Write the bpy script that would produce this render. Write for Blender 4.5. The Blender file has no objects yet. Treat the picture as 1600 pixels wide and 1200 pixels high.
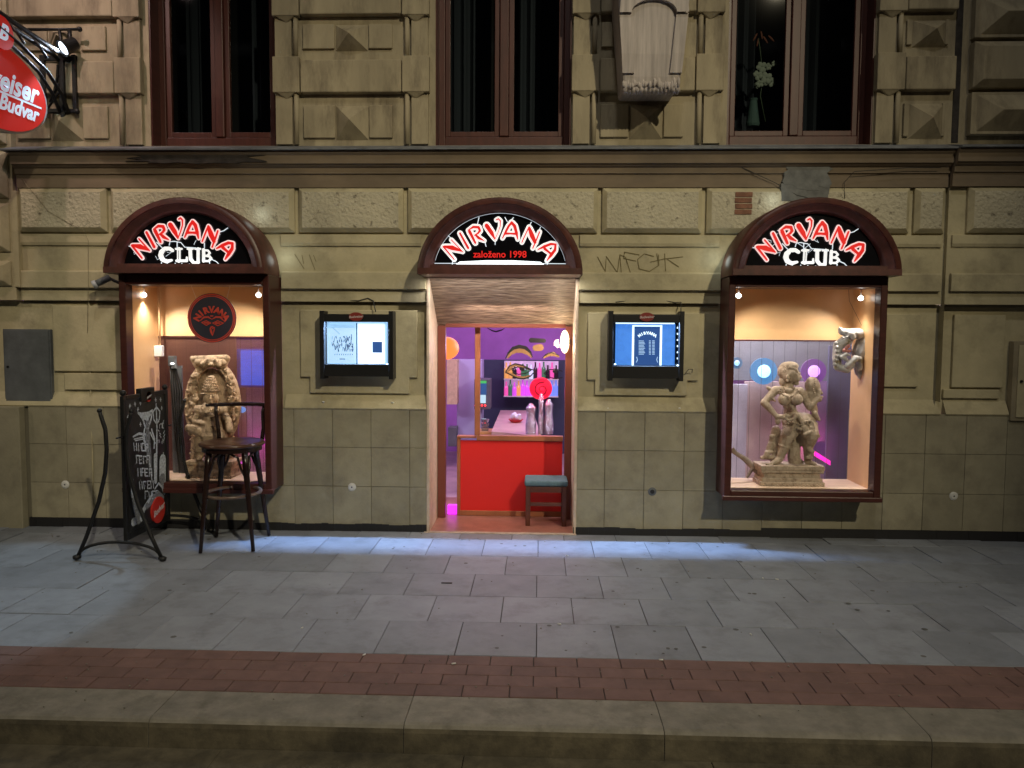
import bpy, bmesh, math, random
from mathutils import Vector, Matrix, Euler
R = math.radians
random.seed(7)
SC = bpy.context.scene
COL = SC.collection

# ------------------------------------------------------------------ camera
FPX = 1200.0
PIT, YAW, ROL = R(3.79), R(2.0), R(-0.356)
cy_, sy_ = math.cos(YAW), math.sin(YAW)
CF = Vector((-sy_*math.cos(PIT), cy_*math.cos(PIT), -math.sin(PIT)))
_r = Vector((cy_, sy_, 0)); _d = CF.cross(_r)
CX = math.cos(ROL)*_r + math.sin(ROL)*_d
CD = -math.sin(ROL)*_r + math.cos(ROL)*_d
CAM = Vector((0.2913, -6.0566, 1.6))
cd = bpy.data.cameras.new('camera'); cam = bpy.data.objects.new('camera', cd); COL.objects.link(cam)
cd.sensor_width = 36; cd.lens = 27.0; cd.clip_end = 300; cd.clip_start = 0.05
m = Matrix((( CX.x, -CD.x, -CF.x, CAM.x), (CX.y, -CD.y, -CF.y, CAM.y), (CX.z, -CD.z, -CF.z, CAM.z), (0, 0, 0, 1)))
cam.matrix_world = m
SC.camera = cam

def at(px, py, y=0.0):
    """survey helper: point seen at a photo pixel on the vertical plane at depth y"""
    q = CF + CX*((px-800)/FPX) + CD*((py-600)/FPX)
    return CAM + q*((y-CAM.y)/q.y)
def gr(px, py, z=0.0):
    q = CF + CX*((px-800)/FPX) + CD*((py-600)/FPX)
    return CAM + q*((z-CAM.z)/q.z)

# ------------------------------------------------------------------ world, lamps, exposure
w = bpy.data.worlds.new('World'); SC.world = w; w.use_nodes = True
nt = w.node_tree; bgn = nt.nodes['Background']
sky = nt.nodes.new('ShaderNodeTexSky'); sky.sky_type = 'NISHITA'; sky.sun_disc = False
sky.sun_elevation = R(-4); sky.sun_rotation = R(200)
nt.links.new(sky.outputs[0], bgn.inputs[0]); bgn.inputs[1].default_value = 0.10
SC.view_settings.view_transform = 'Standard'
SC.view_settings.look = 'None'
SC.view_settings.exposure = 0.12
SC.view_settings.gamma = 1.0

def aim(o, tgt):
    o.rotation_euler = (Vector(tgt)-Vector(o.location)).to_track_quat('-Z', 'Y').to_euler()
def lamp(name, kind, loc, energy, col, tgt=None, size=0.1, size_y=None, spot=60, blend=0.5, spread=None):
    l = bpy.data.lights.new(name, kind); l.energy = energy; l.color = col
    if kind == 'AREA':
        l.size = size
        if size_y: l.shape = 'RECTANGLE'; l.size_y = size_y
        if spread: l.spread = R(spread)
    else:
        l.shadow_soft_size = size
    if kind == 'SPOT':
        l.spot_size = R(spot); l.spot_blend = blend
    o = bpy.data.objects.new(name, l); COL.objects.link(o); o.location = loc
    if tgt is not None: aim(o, tgt)
    return o
# street lamps across and along the street (behind the camera), and an added fill
lamp('street_side_light', 'SPOT', (6.2, -13.5, 10.3), 4700, (1.0, .87, .60), (-0.3, -.3, 1.0), .16, spot=34, blend=1.0)
lamp('street_side_light', 'SPOT', (-8.0, -4.4, 5.0), 300, (1.0, .84, .60), (-.6, 0, .8), .10, spot=48, blend=1.0)
lamp('street_side_light', 'POINT', (.5, -7.5, 12.5), 620, (.93, .90, .86), None, .3)  # added fill light high over the street

# ------------------------------------------------------------------ materials
def new_mat(name):
    m = bpy.data.materials.new(name); m.use_nodes = True
    return m, m.node_tree, m.node_tree.nodes['Principled BSDF']
def mat(name, col, rough=.6, metal=0, var=0.0, vscale=3.0, col2=None, bump=0.0, bscale=40.0, island=0.0,
        emit=None, estr=0.0, dirt=None, dscale=2.0, dthr=(.5, .7), coat=0.0, stretch=(1, 1, 1), spec=None, bdist=.004):
    m, nt, b = new_mat(name); N = nt.nodes; L = nt.links
    b.inputs['Base Color'].default_value = (*col, 1); b.inputs['Roughness'].default_value = rough
    b.inputs['Metallic'].default_value = metal
    if coat: b.inputs['Coat Weight'].default_value = coat
    if spec is not None: b.inputs['Specular IOR Level'].default_value = spec
    tc = N.new('ShaderNodeTexCoord'); mp = N.new('ShaderNodeMapping'); mp.inputs['Scale'].default_value = stretch
    geo = N.new('ShaderNodeNewGeometry')
    L.new(geo.outputs['Position'], mp.inputs[0])
    cur = None
    if var or col2:
        n = N.new('ShaderNodeTexNoise'); n.inputs['Scale'].default_value = vscale; n.inputs['Detail'].default_value = 6
        n.inputs['Roughness'].default_value = .65
        L.new(mp.outputs[0], n.inputs[0])
        cr = N.new('ShaderNodeValToRGB'); L.new(n.outputs[0], cr.inputs[0])
        c2 = col2 or tuple(c*(1-var) for c in col)
        c1 = col if col2 else tuple(min(1, c*(1+var)) for c in col)
        cr.color_ramp.elements[0].position = .35; cr.color_ramp.elements[1].position = .65
        cr.color_ramp.elements[0].color = (*c2, 1); cr.color_ramp.elements[1].color = (*c1, 1)
        cur = cr.outputs[0]
    if island:
        hs = N.new('ShaderNodeHueSaturation')
        mr = N.new('ShaderNodeMapRange'); mr.inputs['To Min'].default_value = 1-island; mr.inputs['To Max'].default_value = 1+island
        L.new(geo.outputs['Random Per Island'], mr.inputs['Value']); L.new(mr.outputs[0], hs.inputs['Value'])
        if cur: L.new(cur, hs.inputs['Color'])
        else: hs.inputs['Color'].default_value = (*col, 1)
        cur = hs.outputs[0]
    if dirt:
        n2 = N.new('ShaderNodeTexNoise'); n2.inputs['Scale'].default_value = dscale; n2.inputs['Detail'].default_value = 8
        n2.inputs['Roughness'].default_value = .7
        L.new(mp.outputs[0], n2.inputs[0])
        mr2 = N.new('ShaderNodeMapRange'); mr2.inputs['From Min'].default_value = dthr[0]; mr2.inputs['From Max'].default_value = dthr[1]
        L.new(n2.outputs[0], mr2.inputs['Value'])
        mx = N.new('ShaderNodeMix'); mx.data_type = 'RGBA'
        L.new(mr2.outputs[0], mx.inputs[0])
        if cur: L.new(cur, mx.inputs[6])
        else: mx.inputs[6].default_value = (*col, 1)
        mx.inputs[7].default_value = (*dirt, 1)
        cur = mx.outputs[2]
    if cur: L.new(cur, b.inputs['Base Color'])
    if bump:
        n3 = N.new('ShaderNodeTexNoise'); n3.inputs['Scale'].default_value = bscale; n3.inputs['Detail'].default_value = 6
        L.new(mp.outputs[0], n3.inputs[0])
        bp = N.new('ShaderNodeBump'); bp.inputs['Strength'].default_value = bump; bp.inputs['Distance'].default_value = bdist
        L.new(n3.outputs[0], bp.inputs['Height']); L.new(bp.outputs[0], b.inputs['Normal'])
    if emit:
        b.inputs['Emission Color'].default_value = (*emit, 1); b.inputs['Emission Strength'].default_value = estr
    return m
def glass_mat(name, tint=(1, 1, 1), refl=.06, rough=.02):
    m, nt, b = new_mat(name); N = nt.nodes; L = nt.links; N.remove(b)
    t = N.new('ShaderNodeBsdfTransparent'); t.inputs[0].default_value = (*tint, 1)
    g = N.new('ShaderNodeBsdfGlossy'); g.inputs['Roughness'].default_value = rough
    f = N.new('ShaderNodeFresnel'); f.inputs[0].default_value = 1.45
    mr = N.new('ShaderNodeMath'); mr.operation = 'MULTIPLY_ADD'; mr.inputs[1].default_value = 1.0; mr.inputs[2].default_value = refl
    mx = N.new('ShaderNodeMixShader'); L.new(f.outputs[0], mr.inputs[0]); L.new(mr.outputs[0], mx.inputs[0])
    L.new(t.outputs[0], mx.inputs[1]); L.new(g.outputs[0], mx.inputs[2])
    L.new(mx.outputs[0], N['Material Output'].inputs[0])
    return m
def blind_mat(name, col, alpha, col2, estr=0.0):
    """woven bamboo roller blind: thin slats with open gaps between"""
    m, nt, b = new_mat(name); N = nt.nodes; L = nt.links
    geo = N.new('ShaderNodeNewGeometry'); sep = N.new('ShaderNodeSeparateXYZ'); L.new(geo.outputs['Position'], sep.inputs[0])
    def tri(sock, freq, thr):
        a = N.new('ShaderNodeMath'); a.operation = 'MULTIPLY'; a.inputs[1].default_value = freq; L.new(sock, a.inputs[0])
        f = N.new('ShaderNodeMath'); f.operation = 'FRACT'; L.new(a.outputs[0], f.inputs[0])
        g = N.new('ShaderNodeMath'); g.operation = 'LESS_THAN'; g.inputs[1].default_value = thr; L.new(f.outputs[0], g.inputs[0])
        return g.outputs[0]
    sl = tri(sep.outputs[2], 170, alpha); st = tri(sep.outputs[0], 11, .035)
    mx = N.new('ShaderNodeMath'); mx.operation = 'MAXIMUM'; L.new(sl, mx.inputs[0]); L.new(st, mx.inputs[1])
    n = N.new('ShaderNodeTexNoise'); n.inputs['Scale'].default_value = 30
    mp = N.new('ShaderNodeMapping'); mp.inputs['Scale'].default_value = (.1, 1, 3); L.new(geo.outputs['Position'], mp.inputs[0]); L.new(mp.outputs[0], n.inputs[0])
    cr = N.new('ShaderNodeMix'); cr.data_type = 'RGBA'; L.new(n.outputs[0], cr.inputs[0]); cr.inputs[6].default_value = (*col, 1); cr.inputs[7].default_value = (*col2, 1)
    L.new(cr.outputs[2], b.inputs['Base Color']); b.inputs['Roughness'].default_value = .5
    L.new(mx.outputs[0], b.inputs['Alpha'])
    return m
def reed_mat(name):
    m, nt, b = new_mat(name); N = nt.nodes; L = nt.links
    tc = N.new('ShaderNodeTexCoord'); mp = N.new('ShaderNodeMapping'); mp.inputs['Scale'].default_value = (9, 70, 70); L.new(tc.outputs['Object'], mp.inputs[0])
    n = N.new('ShaderNodeTexNoise'); n.inputs['Scale'].default_value = 1.0; n.inputs['Detail'].default_value = 4; L.new(mp.outputs[0], n.inputs[0])
    cr = N.new('ShaderNodeValToRGB'); L.new(n.outputs[0], cr.inputs[0])
    cr.color_ramp.elements[0].position = .3; cr.color_ramp.elements[1].position = .7
    cr.color_ramp.elements[0].color = (.10, .070, .048, 1); cr.color_ramp.elements[1].color = (.40, .31, .235, 1)
    L.new(cr.outputs[0], b.inputs['Base Color']); b.inputs['Roughness'].default_value = .38
    bp = N.new('ShaderNodeBump'); bp.inputs['Strength'].default_value = 1.0; bp.inputs['Distance'].default_value = .012
    L.new(n.outputs[0], bp.inputs['Height']); L.new(bp.outputs[0], b.inputs['Normal'])
    return m

M = {}
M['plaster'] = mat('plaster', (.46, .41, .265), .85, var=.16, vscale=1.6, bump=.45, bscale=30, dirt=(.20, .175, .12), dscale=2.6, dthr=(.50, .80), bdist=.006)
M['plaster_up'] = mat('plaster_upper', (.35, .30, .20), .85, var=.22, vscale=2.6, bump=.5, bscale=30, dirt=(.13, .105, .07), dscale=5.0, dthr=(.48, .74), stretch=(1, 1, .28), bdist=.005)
M['rough'] = mat('rough_stone', (.50, .46, .34), .95, var=.14, vscale=2.0, bump=1.0, bscale=42, dirt=(.17, .15, .11), dscale=16, dthr=(.56, .68), bdist=.016)
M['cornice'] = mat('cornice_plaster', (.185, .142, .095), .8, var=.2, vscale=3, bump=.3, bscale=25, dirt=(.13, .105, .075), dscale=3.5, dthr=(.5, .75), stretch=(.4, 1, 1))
M['moulding'] = mat('moulding_paint', (.25, .215, .145), .8, var=.2, vscale=3, bump=.3, bscale=25)
M['tile'] = mat('cladding_tile', (.285, .262, .185), .75, var=.10, vscale=6, bump=.35, bscale=70, island=.11, dirt=(.17, .15, .11), dscale=4.0, dthr=(.48, .8))
M['joint'] = mat('joint_mortar', (.17, .155, .11), .9)
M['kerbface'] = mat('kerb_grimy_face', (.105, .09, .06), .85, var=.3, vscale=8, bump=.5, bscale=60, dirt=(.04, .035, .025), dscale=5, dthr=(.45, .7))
M['base'] = mat('black_base_paint', (.012, .012, .014), .6, bump=.3, bscale=20)
M['sheet'] = mat('zinc_sheet', (.20, .215, .24), .55, .3, var=.3, vscale=6)
M['slab'] = mat('paving_slab', (.215, .235, .275), .62, var=.10, vscale=5, bump=.4, bscale=120, island=.14, dirt=(.125, .13, .145), dscale=4.5, dthr=(.50, .80), bdist=.002)
M['paver'] = mat('red_paver', (.145, .082, .072), .75, var=.15, vscale=8, bump=.35, bscale=110, island=.10, dirt=(.08, .045, .04), dscale=5, dthr=(.55, .8), bdist=.002)
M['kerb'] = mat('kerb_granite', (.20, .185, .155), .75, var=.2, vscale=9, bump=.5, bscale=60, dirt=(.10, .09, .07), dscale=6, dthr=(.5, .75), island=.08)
M['grit'] = mat('joint_grit', (.045, .04, .035), .95)
M['road'] = mat('asphalt', (.07, .062, .05), .85, var=.3, vscale=4, bump=.7, bscale=140)
M['gutter'] = mat('gutter_stone', (.13, .115, .085), .85, var=.3, vscale=7, bump=.6, bscale=60, island=.1)
M['wood'] = mat('dark_red_wood', (.060, .016, .012), .38, var=.2, vscale=4, stretch=(1, 1, 8), bump=.08, bscale=40)
M['woodf'] = mat('red_brown_window_wood', (.075, .022, .015), .45, var=.2, vscale=6, stretch=(4, 4, .6), bump=.1, bscale=50)
M['hood'] = mat('dark_red_hood', (.085, .028, .021), .42, var=.25, vscale=14, bump=.15, bscale=18, dirt=(.05, .022, .018), dscale=9, dthr=(.5, .7))
M['black'] = mat('black_metal', (.012, .012, .013), .48, .3, bump=.15, bscale=60)
M['blackp'] = mat('black_panel', (.004, .004, .006), .18)
M['dark'] = mat('dark_room', (.012, .011, .011), .9)
M['glass'] = glass_mat('display_glass', (.97, .98, .98), .03)
M['wglass'] = glass_mat('window_glass', (.75, .8, .8), .0, .03)
M['orange'] = mat('orange_wall', (.64, .40, .20), .40, var=.06, vscale=3)
M['shelfw'] = mat('light_wood', (.72, .55, .40), .4, var=.12, vscale=3, stretch=(1, 8, 1))
M['blindL'] = blind_mat('bamboo_blind_dark', (.09, .035, .022), .62, (.14, .06, .035))
M['blindR'] = blind_mat('bamboo_blind_grey', (.075, .07, .085), .34, (.11, .10, .12))
M['reed'] = reed_mat('reed_mat')
M['jamb'] = mat('door_jamb_plaster', (.55, .44, .34), .6, var=.14, vscale=14, bump=.8, bscale=50, bdist=.004)
M['white_e'] = mat('white_neon', (.8, .8, .8), .4, emit=(.86, .95, 1), estr=1.25)
M['white_e2'] = mat('white_letter_glow', (.8, .8, .8), .4, emit=(.90, .93, .95), estr=.66)
M['pink_e'] = mat('pale_outline_glow', (.8, .7, .7), .4, emit=(1, .72, .74), estr=.55)
M['red_e'] = mat('red_letter_glow', (.45, .01, .01), .5, emit=(.72, .008, .006), estr=.72)
M['tube'] = mat('fluorescent_tube', (.9, .9, .9), .4, emit=(.92, .97, 1), estr=5)
M['wire'] = mat('pale_neon_wire', (.55, .6, .62), .4, emit=(.80, .9, 1), estr=.65)
M['bulb'] = mat('bulb', (.9, .9, .9), .4, emit=(1, .97, .92), estr=9)
M['white'] = mat('white_plastic', (.62, .62, .6), .5)
M['grey'] = mat('grey_paint', (.10, .11, .12), .6, var=.25, vscale=5, bump=.2, bscale=30)
M['stoolwood'] = mat('dark_bentwood', (.016, .007, .006), .25, var=.3, vscale=6)
M['seatwood'] = mat('worn_seat_wood', (.075, .034, .02), .28, var=.3, vscale=10)
M['carved'] = mat('carved_stone_brown', (.46, .33, .215), .7, var=.2, vscale=9, bump=.5, bscale=55, dirt=(.17, .115, .07), dscale=28, dthr=(.48, .64), bdist=.008)
M['carved2'] = mat('carved_sandstone', (.47, .38, .29), .75, var=.15, vscale=10, bump=.45, bscale=60, dirt=(.25, .19, .135), dscale=28, dthr=(.49, .66), bdist=.008)
M['dragon'] = mat('grey_painted_carving', (.42, .42, .43), .45, var=.15, vscale=20, bump=.3, bscale=60, dirt=(.20, .17, .08), dscale=12, dthr=(.52, .62))
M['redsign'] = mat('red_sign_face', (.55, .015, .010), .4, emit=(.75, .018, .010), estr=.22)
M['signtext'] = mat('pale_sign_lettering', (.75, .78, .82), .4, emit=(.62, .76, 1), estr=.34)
M['chalk'] = mat('chalk', (.40, .44, .50), .9, var=.35, vscale=60)
M['chalk2'] = mat('dim_chalk', (.16, .17, .19), .9, var=.4, vscale=60)
M['board'] = mat('chalkboard', (.012, .013, .015), .5, var=.5, vscale=12)
M['brick'] = mat('exposed_brick', (.22, .105, .065), .9, var=.3, vscale=20, bump=.8, bscale=50)
M['cement'] = mat('cement_patch', (.15, .155, .15), .9, var=.25, vscale=12, bump=.7, bscale=40)
M['scar_shade'] = mat('bare_render_joint_shade', (.035, .03, .027), .95, var=.4, vscale=14, bump=.8, bscale=40)  # bare render, also the painted shade of the corner joint
M['graf'] = mat('graffiti_marker', (.17, .14, .06), .8)
M['console'] = mat('console_stone', (.46, .41, .38), .8, var=.22, vscale=5, bump=.3, bscale=30, stretch=(6, 1, .35))
M['cable'] = mat('dark_cable', (.02, .02, .02), .6)

# ------------------------------------------------------------------ mesh helpers
class MB:
    def __init__(s): s.v = []; s.f = []; s.mi = []; s.m = 0; s.sm = []; s.smooth = False
    def add(s, vs, fs):
        o = len(s.v); s.v += [tuple(v) for v in vs]
        for f in fs: s.f.append([o+i for i in f]); s.mi.append(s.m); s.sm.append(s.smooth)
    def box(s, x0, x1, y0, y1, z0, z1, ch=0.0, rot=None):
        if ch:   # chamfered front (towards -y)
            vs = [(x0, y1, z0), (x1, y1, z0), (x1, y1, z1), (x0, y1, z1)]
            ym = y0+ch
            vs += [(x0, ym, z0), (x1, ym, z0), (x1, ym, z1), (x0, ym, z1)]
            vs += [(x0+ch, y0, z0+ch), (x1-ch, y0, z0+ch), (x1-ch, y0, z1-ch), (x0+ch, y0, z1-ch)]
            fs = [(0, 1, 2, 3)]
            for a in (0, 4):
                for i in range(4):
                    j = (i+1) % 4; fs.append((a+i, a+4+i, a+4+j, a+j))
            fs.append((8, 11, 10, 9))
            s.add(vs, fs); return
        vs = [(x0, y0, z0), (x1, y0, z0), (x1, y1, z0), (x0, y1, z0), (x0, y0, z1), (x1, y0, z1), (x1, y1, z1), (x0, y1, z1)]
        if rot is not None: vs = [tuple(rot @ Vector(v)) for v in vs]
        s.add(vs, [(0, 3, 2, 1), (4, 5, 6, 7), (0, 1, 5, 4), (1, 2, 6, 5), (2, 3, 7, 6), (3, 0, 4, 7)])
    def pyramid(s, x0, x1, y1, z0, z1, ytip, flatx=0.0):
        cx = (x0+x1)/2; cz = (z0+z1)/2
        vs = [(x0, y1, z0), (x1, y1, z0), (x1, y1, z1), (x0, y1, z1), (cx-flatx, ytip, cz), (cx+flatx, ytip, cz)]
        s.add(vs, [(0, 1, 5, 4), (1, 2, 5), (2, 3, 4, 5), (3, 0, 4), (3, 2, 1, 0)])
    def quad(s, a, b, c, d): s.add([a, b, c, d], [(0, 1, 2, 3)])
    def tube(s, pts, r, n=8, closed=False):
        pts = [Vector(p) for p in pts]; rr = r if isinstance(r, (list, tuple)) else [r]*len(pts)
        up = None; rings = []
        K = len(pts)
        for i, p in enumerate(pts):
            a = pts[i-1] if (i or closed) else p; b = pts[(i+1) % K] if (i < K-1 or closed) else p
            t = (b-a).normalized()
            if up is None:
                up = t.orthogonal().normalized()
            up = (up - t*up.dot(t)).normalized(); bi = t.cross(up)
            rings.append([p + (up*math.cos(2*math.pi*k/n)+bi*math.sin(2*math.pi*k/n))*rr[i] for k in range(n)])
        vs = [v for rg in rings for v in rg]; fs = []
        for i in range(K if closed else K-1):
            j = (i+1) % K
            for k in range(n):
                l = (k+1) % n; fs.append((i*n+k, i*n+l, j*n+l, j*n+k))
        if not closed:
            fs.append(tuple(reversed(range(n)))); fs.append(tuple((K-1)*n+k for k in range(n)))
        sm = s.smooth; s.smooth = True; s.add(vs, fs); s.smooth = sm
    def ball(s, c, r, seg=12, rings=8, rot=None):
        c = Vector(c); r3 = r if isinstance(r, (tuple, list)) else (r, r, r); vs = []; fs = []
        for i in range(rings+1):
            th = math.pi*i/rings
            for k in range(seg):
                ph = 2*math.pi*k/seg
                v = Vector((r3[0]*math.sin(th)*math.cos(ph), r3[1]*math.sin(th)*math.sin(ph), r3[2]*math.cos(th)))
                if rot is not None: v = rot @ v
                vs.append(c+v)
        for i in range(rings):
            for k in range(seg):
                l = (k+1) % seg; a, b, cc, d = i*seg+k, (i+1)*seg+k, (i+1)*seg+l, i*seg+l
                if i == 0: fs.append((a, b, cc))
                elif i == rings-1: fs.append((a, b, d))
                else: fs.append((a, b, cc, d))
        sm = s.smooth; s.smooth = True; s.add(vs, fs); s.smooth = sm
    def lathe(s, c, prof, n=24, axis='z'):
        vs = []; fs = []
        for (r, h) in prof:
            for k in range(n):
                a = 2*math.pi*k/n
                if axis == 'z': vs.append((c[0]+r*math.cos(a), c[1]+r*math.sin(a), c[2]+h))
                elif axis == 'y': vs.append((c[0]+r*math.cos(a), c[1]+h, c[2]+r*math.sin(a)))
                else: vs.append((c[0]+h, c[1]+r*math.cos(a), c[2]+r*math.sin(a)))
        for i in range(len(prof)-1):
            for k in range(n):
                l = (k+1) % n; fs.append((i*n+k, i*n+l, (i+1)*n+l, (i+1)*n+k))
        fs.append(tuple(reversed(range(n)))); fs.append(tuple((len(prof)-1)*n+k for k in range(n)))
        s.add(vs, fs)
    def prism(s, poly, y0, y1):          # poly in (x,z), from y0 (front) to y1
        n = len(poly); vs = [(x, y0, z) for x, z in poly]+[(x, y1, z) for x, z in poly]
        fs = [tuple(range(n)), tuple(reversed(range(n, 2*n)))]
        fs += [(i, n+i, n+(i+1) % n, (i+1) % n) for i in range(n)]
        s.add(vs, fs)
    def ribbon(s, pts, wd, y, th=.0015, to=None, caps=True):
        """flat stroke in local (x,z) with widths, rounded ends, thickness th in front of depth y"""
        k = len(pts); ww = wd if isinstance(wd, (list, tuple)) else [wd]*k
        P = [Vector((p[0], p[1])) for p in pts]
        for i in range(k-1):
            t = (P[i+1]-P[i]);
            if t.length < 1e-6: continue
            t.normalize(); n = Vector((-t.y, t.x))
            q = [P[i]+n*ww[i]/2, P[i+1]+n*ww[i+1]/2, P[i+1]-n*ww[i+1]/2, P[i]-n*ww[i]/2]
            s._flat(q, y - i*2e-5, th, to)
        if caps:
            for i in range(k):
                r = ww[i]/2
                s._flat([P[i]+Vector((math.cos(a*math.pi/5), math.sin(a*math.pi/5)))*r for a in range(10)], y-5e-4-i*2e-5, th, to)
    def _flat(s, q, y, th, to):
        n = len(q); a = sum(q[i].x*q[(i+1) % n].y-q[(i+1) % n].x*q[i].y for i in range(n))
        if a < 0: q = list(reversed(q))
        vs = [(p.x, y-th, p.y) for p in q]+[(p.x, y, p.y) for p in q]
        if to: vs = [tuple(to @ Vector(v)) for v in vs]
        s.add(vs, [tuple(range(n))]+[(i, n+i, n+(i+1) % n, (i+1) % n) for i in range(n)])
    def build(s, name, mats, parent=None, bevel=0.0, seg=2, loc=None, mods=None):
        me = bpy.data.meshes.new(name); me.from_pydata(s.v, [], s.f)
        mats = mats if isinstance(mats, (list, tuple)) else [mats]
        for mm in mats: me.materials.append(mm)
        for i, p in enumerate(me.polygons):
            p.material_index = min(s.mi[i], len(mats)-1); p.use_smooth = s.sm[i]
        bm = bmesh.new(); bm.from_mesh(me); bmesh.ops.recalc_face_normals(bm, faces=bm.faces); bm.to_mesh(me); bm.free()
        o = bpy.data.objects.new(name, me); COL.objects.link(o)
        if parent is not None:
            o.parent = parent
            o.matrix_parent_inverse = Matrix.Identity(4)
            if s.world_coords:
                off = -world_loc(parent)
                for v in me.vertices: v.co += off
        elif loc is not None:
            for v in me.vertices: v.co -= Vector(loc)
            o.location = loc
        if bevel:
            b = o.modifiers.new('bevel', 'BEVEL'); b.width = bevel; b.segments = seg; b.limit_method = 'ANGLE'; b.angle_limit = R(35)
            b.harden_normals = False
        return o
    world_coords = True
def world_loc(o):
    v = Vector((0, 0, 0))
    while o is not None: v += Vector(o.location); o = o.parent
    return v
def tag(o, label=None, cat=None, group=None, kind=None):
    if label: o['label'] = label
    if cat: o['category'] = cat
    if group: o['group'] = group
    if kind: o['kind'] = kind
    return o
def thing(name, loc, label, cat, group=None):
    o = bpy.data.objects.new(name, None); COL.objects.link(o); o.location = loc; o.empty_display_size = .1
    return tag(o, label, cat, group)
def sub(rect, holes):
    """split rect (x0,x1,z0,z1) around holes"""
    out = [rect]
    for h in holes:
        nx = []
        for (a, b, c, d) in out:
            if h[1] <= a or h[0] >= b or h[3] <= c or h[2] >= d: nx.append((a, b, c, d)); continue
            if h[2] > c: nx.append((a, b, c, h[2]))
            if h[3] < d: nx.append((a, b, h[3], d))
            c2, d2 = max(c, h[2]), min(d, h[3])
            if h[0] > a: nx.append((a, h[0], c2, d2))
            if h[1] < b: nx.append((h[1], b, c2, d2))
        out = nx
    return out
def text_into(mb, body, M4, size=1.0, off=0.0, shear=0.0, ext=0.0, align='CENTER'):
    cu = bpy.data.curves.new('t', 'FONT'); cu.body = body; cu.size = size; cu.offset = off; cu.shear = shear
    cu.extrude = ext; cu.align_x = align; cu.align_y = 'CENTER'; cu.resolution_u = 3
    o = bpy.data.objects.new('t', cu); COL.objects.link(o)
    dg = bpy.context.evaluated_depsgraph_get(); dg.update()
    me = bpy.data.meshes.new_from_object(o.evaluated_get(dg))
    mb.add([M4 @ v.co for v in me.vertices], [list(p.vertices) for p in me.polygons])
    bpy.data.objects.remove(o); bpy.data.curves.remove(cu); bpy.data.meshes.remove(me)
def face_m(x, y, z, rot=0.0):            # local xy text plane -> world xz facing -y
    return Matrix.Translation((x, y, z)) @ Matrix.Rotation(R(90), 4, 'X') @ Matrix.Rotation(rot, 4, 'Z')
def arc_text(mb, s, cx, cz, rad, span, size, y, off=0, squash=1.0):
    n = len(s)
    for i, ch in enumerate(s):
        a = span/2 - span*i/(n-1)
        text_into(mb, ch, face_m(cx-math.sin(a)*rad, y, cz+math.cos(a)*rad*squash, a), size, off)
# ================================================================== GROUND
KF = -3.04                                  # kerb front
mb = MB()
mb.box(-40, 40, -30, KF-.32, -.20, -.125)
tag(mb.build('road', M['road']), kind='structure')
mb = MB()
x = -14.0
while x < 14:
    mb.box(x, x+.998, KF-.31, KF-.003, -.2, -.116+random.uniform(-.002, .002)); x += 1.0
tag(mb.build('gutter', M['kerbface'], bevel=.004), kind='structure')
mb = MB(); x = -12.3+.391
while x < 13:
    dz = random.uniform(-.0015, .0015); pr_ = [(-2.782, -.2), (-2.782, dz), (KF+.030, dz), (KF+.014, dz-.005), (KF+.004, dz-.015), (KF-.001, dz-.032), (KF-.004, -.2)]
    n_ = len(pr_); xa, xb = x+.0012, x+1.0588; mb.add([(xa, y, z) for y, z in pr_]+[(xb, y, z) for y, z in pr_], [tuple(range(n_)), tuple(range(n_, 2*n_))]+[(i, (i+1) % n_, n_+(i+1) % n_, n_+i) for i in range(n_)]); x += 1.06
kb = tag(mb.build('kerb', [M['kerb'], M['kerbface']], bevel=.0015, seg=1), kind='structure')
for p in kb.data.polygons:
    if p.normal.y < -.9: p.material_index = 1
# pavement bed (joint grit) and slabs
mb = MB(); mb.box(-14, 14, -2.78, .02, -.2, -.007)
tag(mb.build('pavement_bed', M['grit']), kind='structure')
mb = MB()
rows = [(-2.343, -1.905, .291), (-1.902, -1.487, .09), (-1.484, -1.062, .289), (-1.059, -.637, .076), (-.634, -.20, .296), (-.197, .012, .09)]
for (a, b, ph) in rows:
    x = ph-.4075*34
    while x < 12:
        dz = random.uniform(-.0016, .0012)
        mb.box(x+.002, x+.4055, a, b-.0005, -.06, dz, rot=Matrix.Rotation(random.uniform(-.0012, .0012), 3, 'Y')); x += .4075
tag(mb.build('pavement', M['slab'], bevel=.0025, seg=2), kind='structure')
mb = MB()
for r in range(4):
    a = -2.345-.1075*(r+1); x = .066-.2115*60+(.106 if r % 2 else 0)
    while x < 12:
        mb.box(x+.002, x+.2095, a+.002, a+.1055, -.06, random.uniform(-.0015, .001)); x += .2115
tag(mb.build('brick_paving_strip', M['paver'], bevel=.002, seg=1), kind='structure')

# ================================================================== BUILDING
B = thing('old_apartment_building', (0, 0, 0), 'ochre plastered old street front with rusticated stonework and tall dark windows above the club', 'building')
LX, RX = -3.87, 3.39
DISP = [(-2.84, -1.77), (1.735, 2.80)]      # holes for the two showcases
holes_low = [(-.59, .59, -1, 2.06), (-2.90, -1.77, .39, 2.0), (1.71, 2.84, .39, 2.0)]
up_holes = [(-2.79, -1.79, 3.06, 5.2), (-.53, .525, 3.06, 5.2), (1.72, 2.825, 3.06, 5.2)]
TH = .45
def wall_rects(mb, rects, y0, y1):
    for (a, b, c, d) in rects: mb.box(a, b, y0, y1, c, d)
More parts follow.
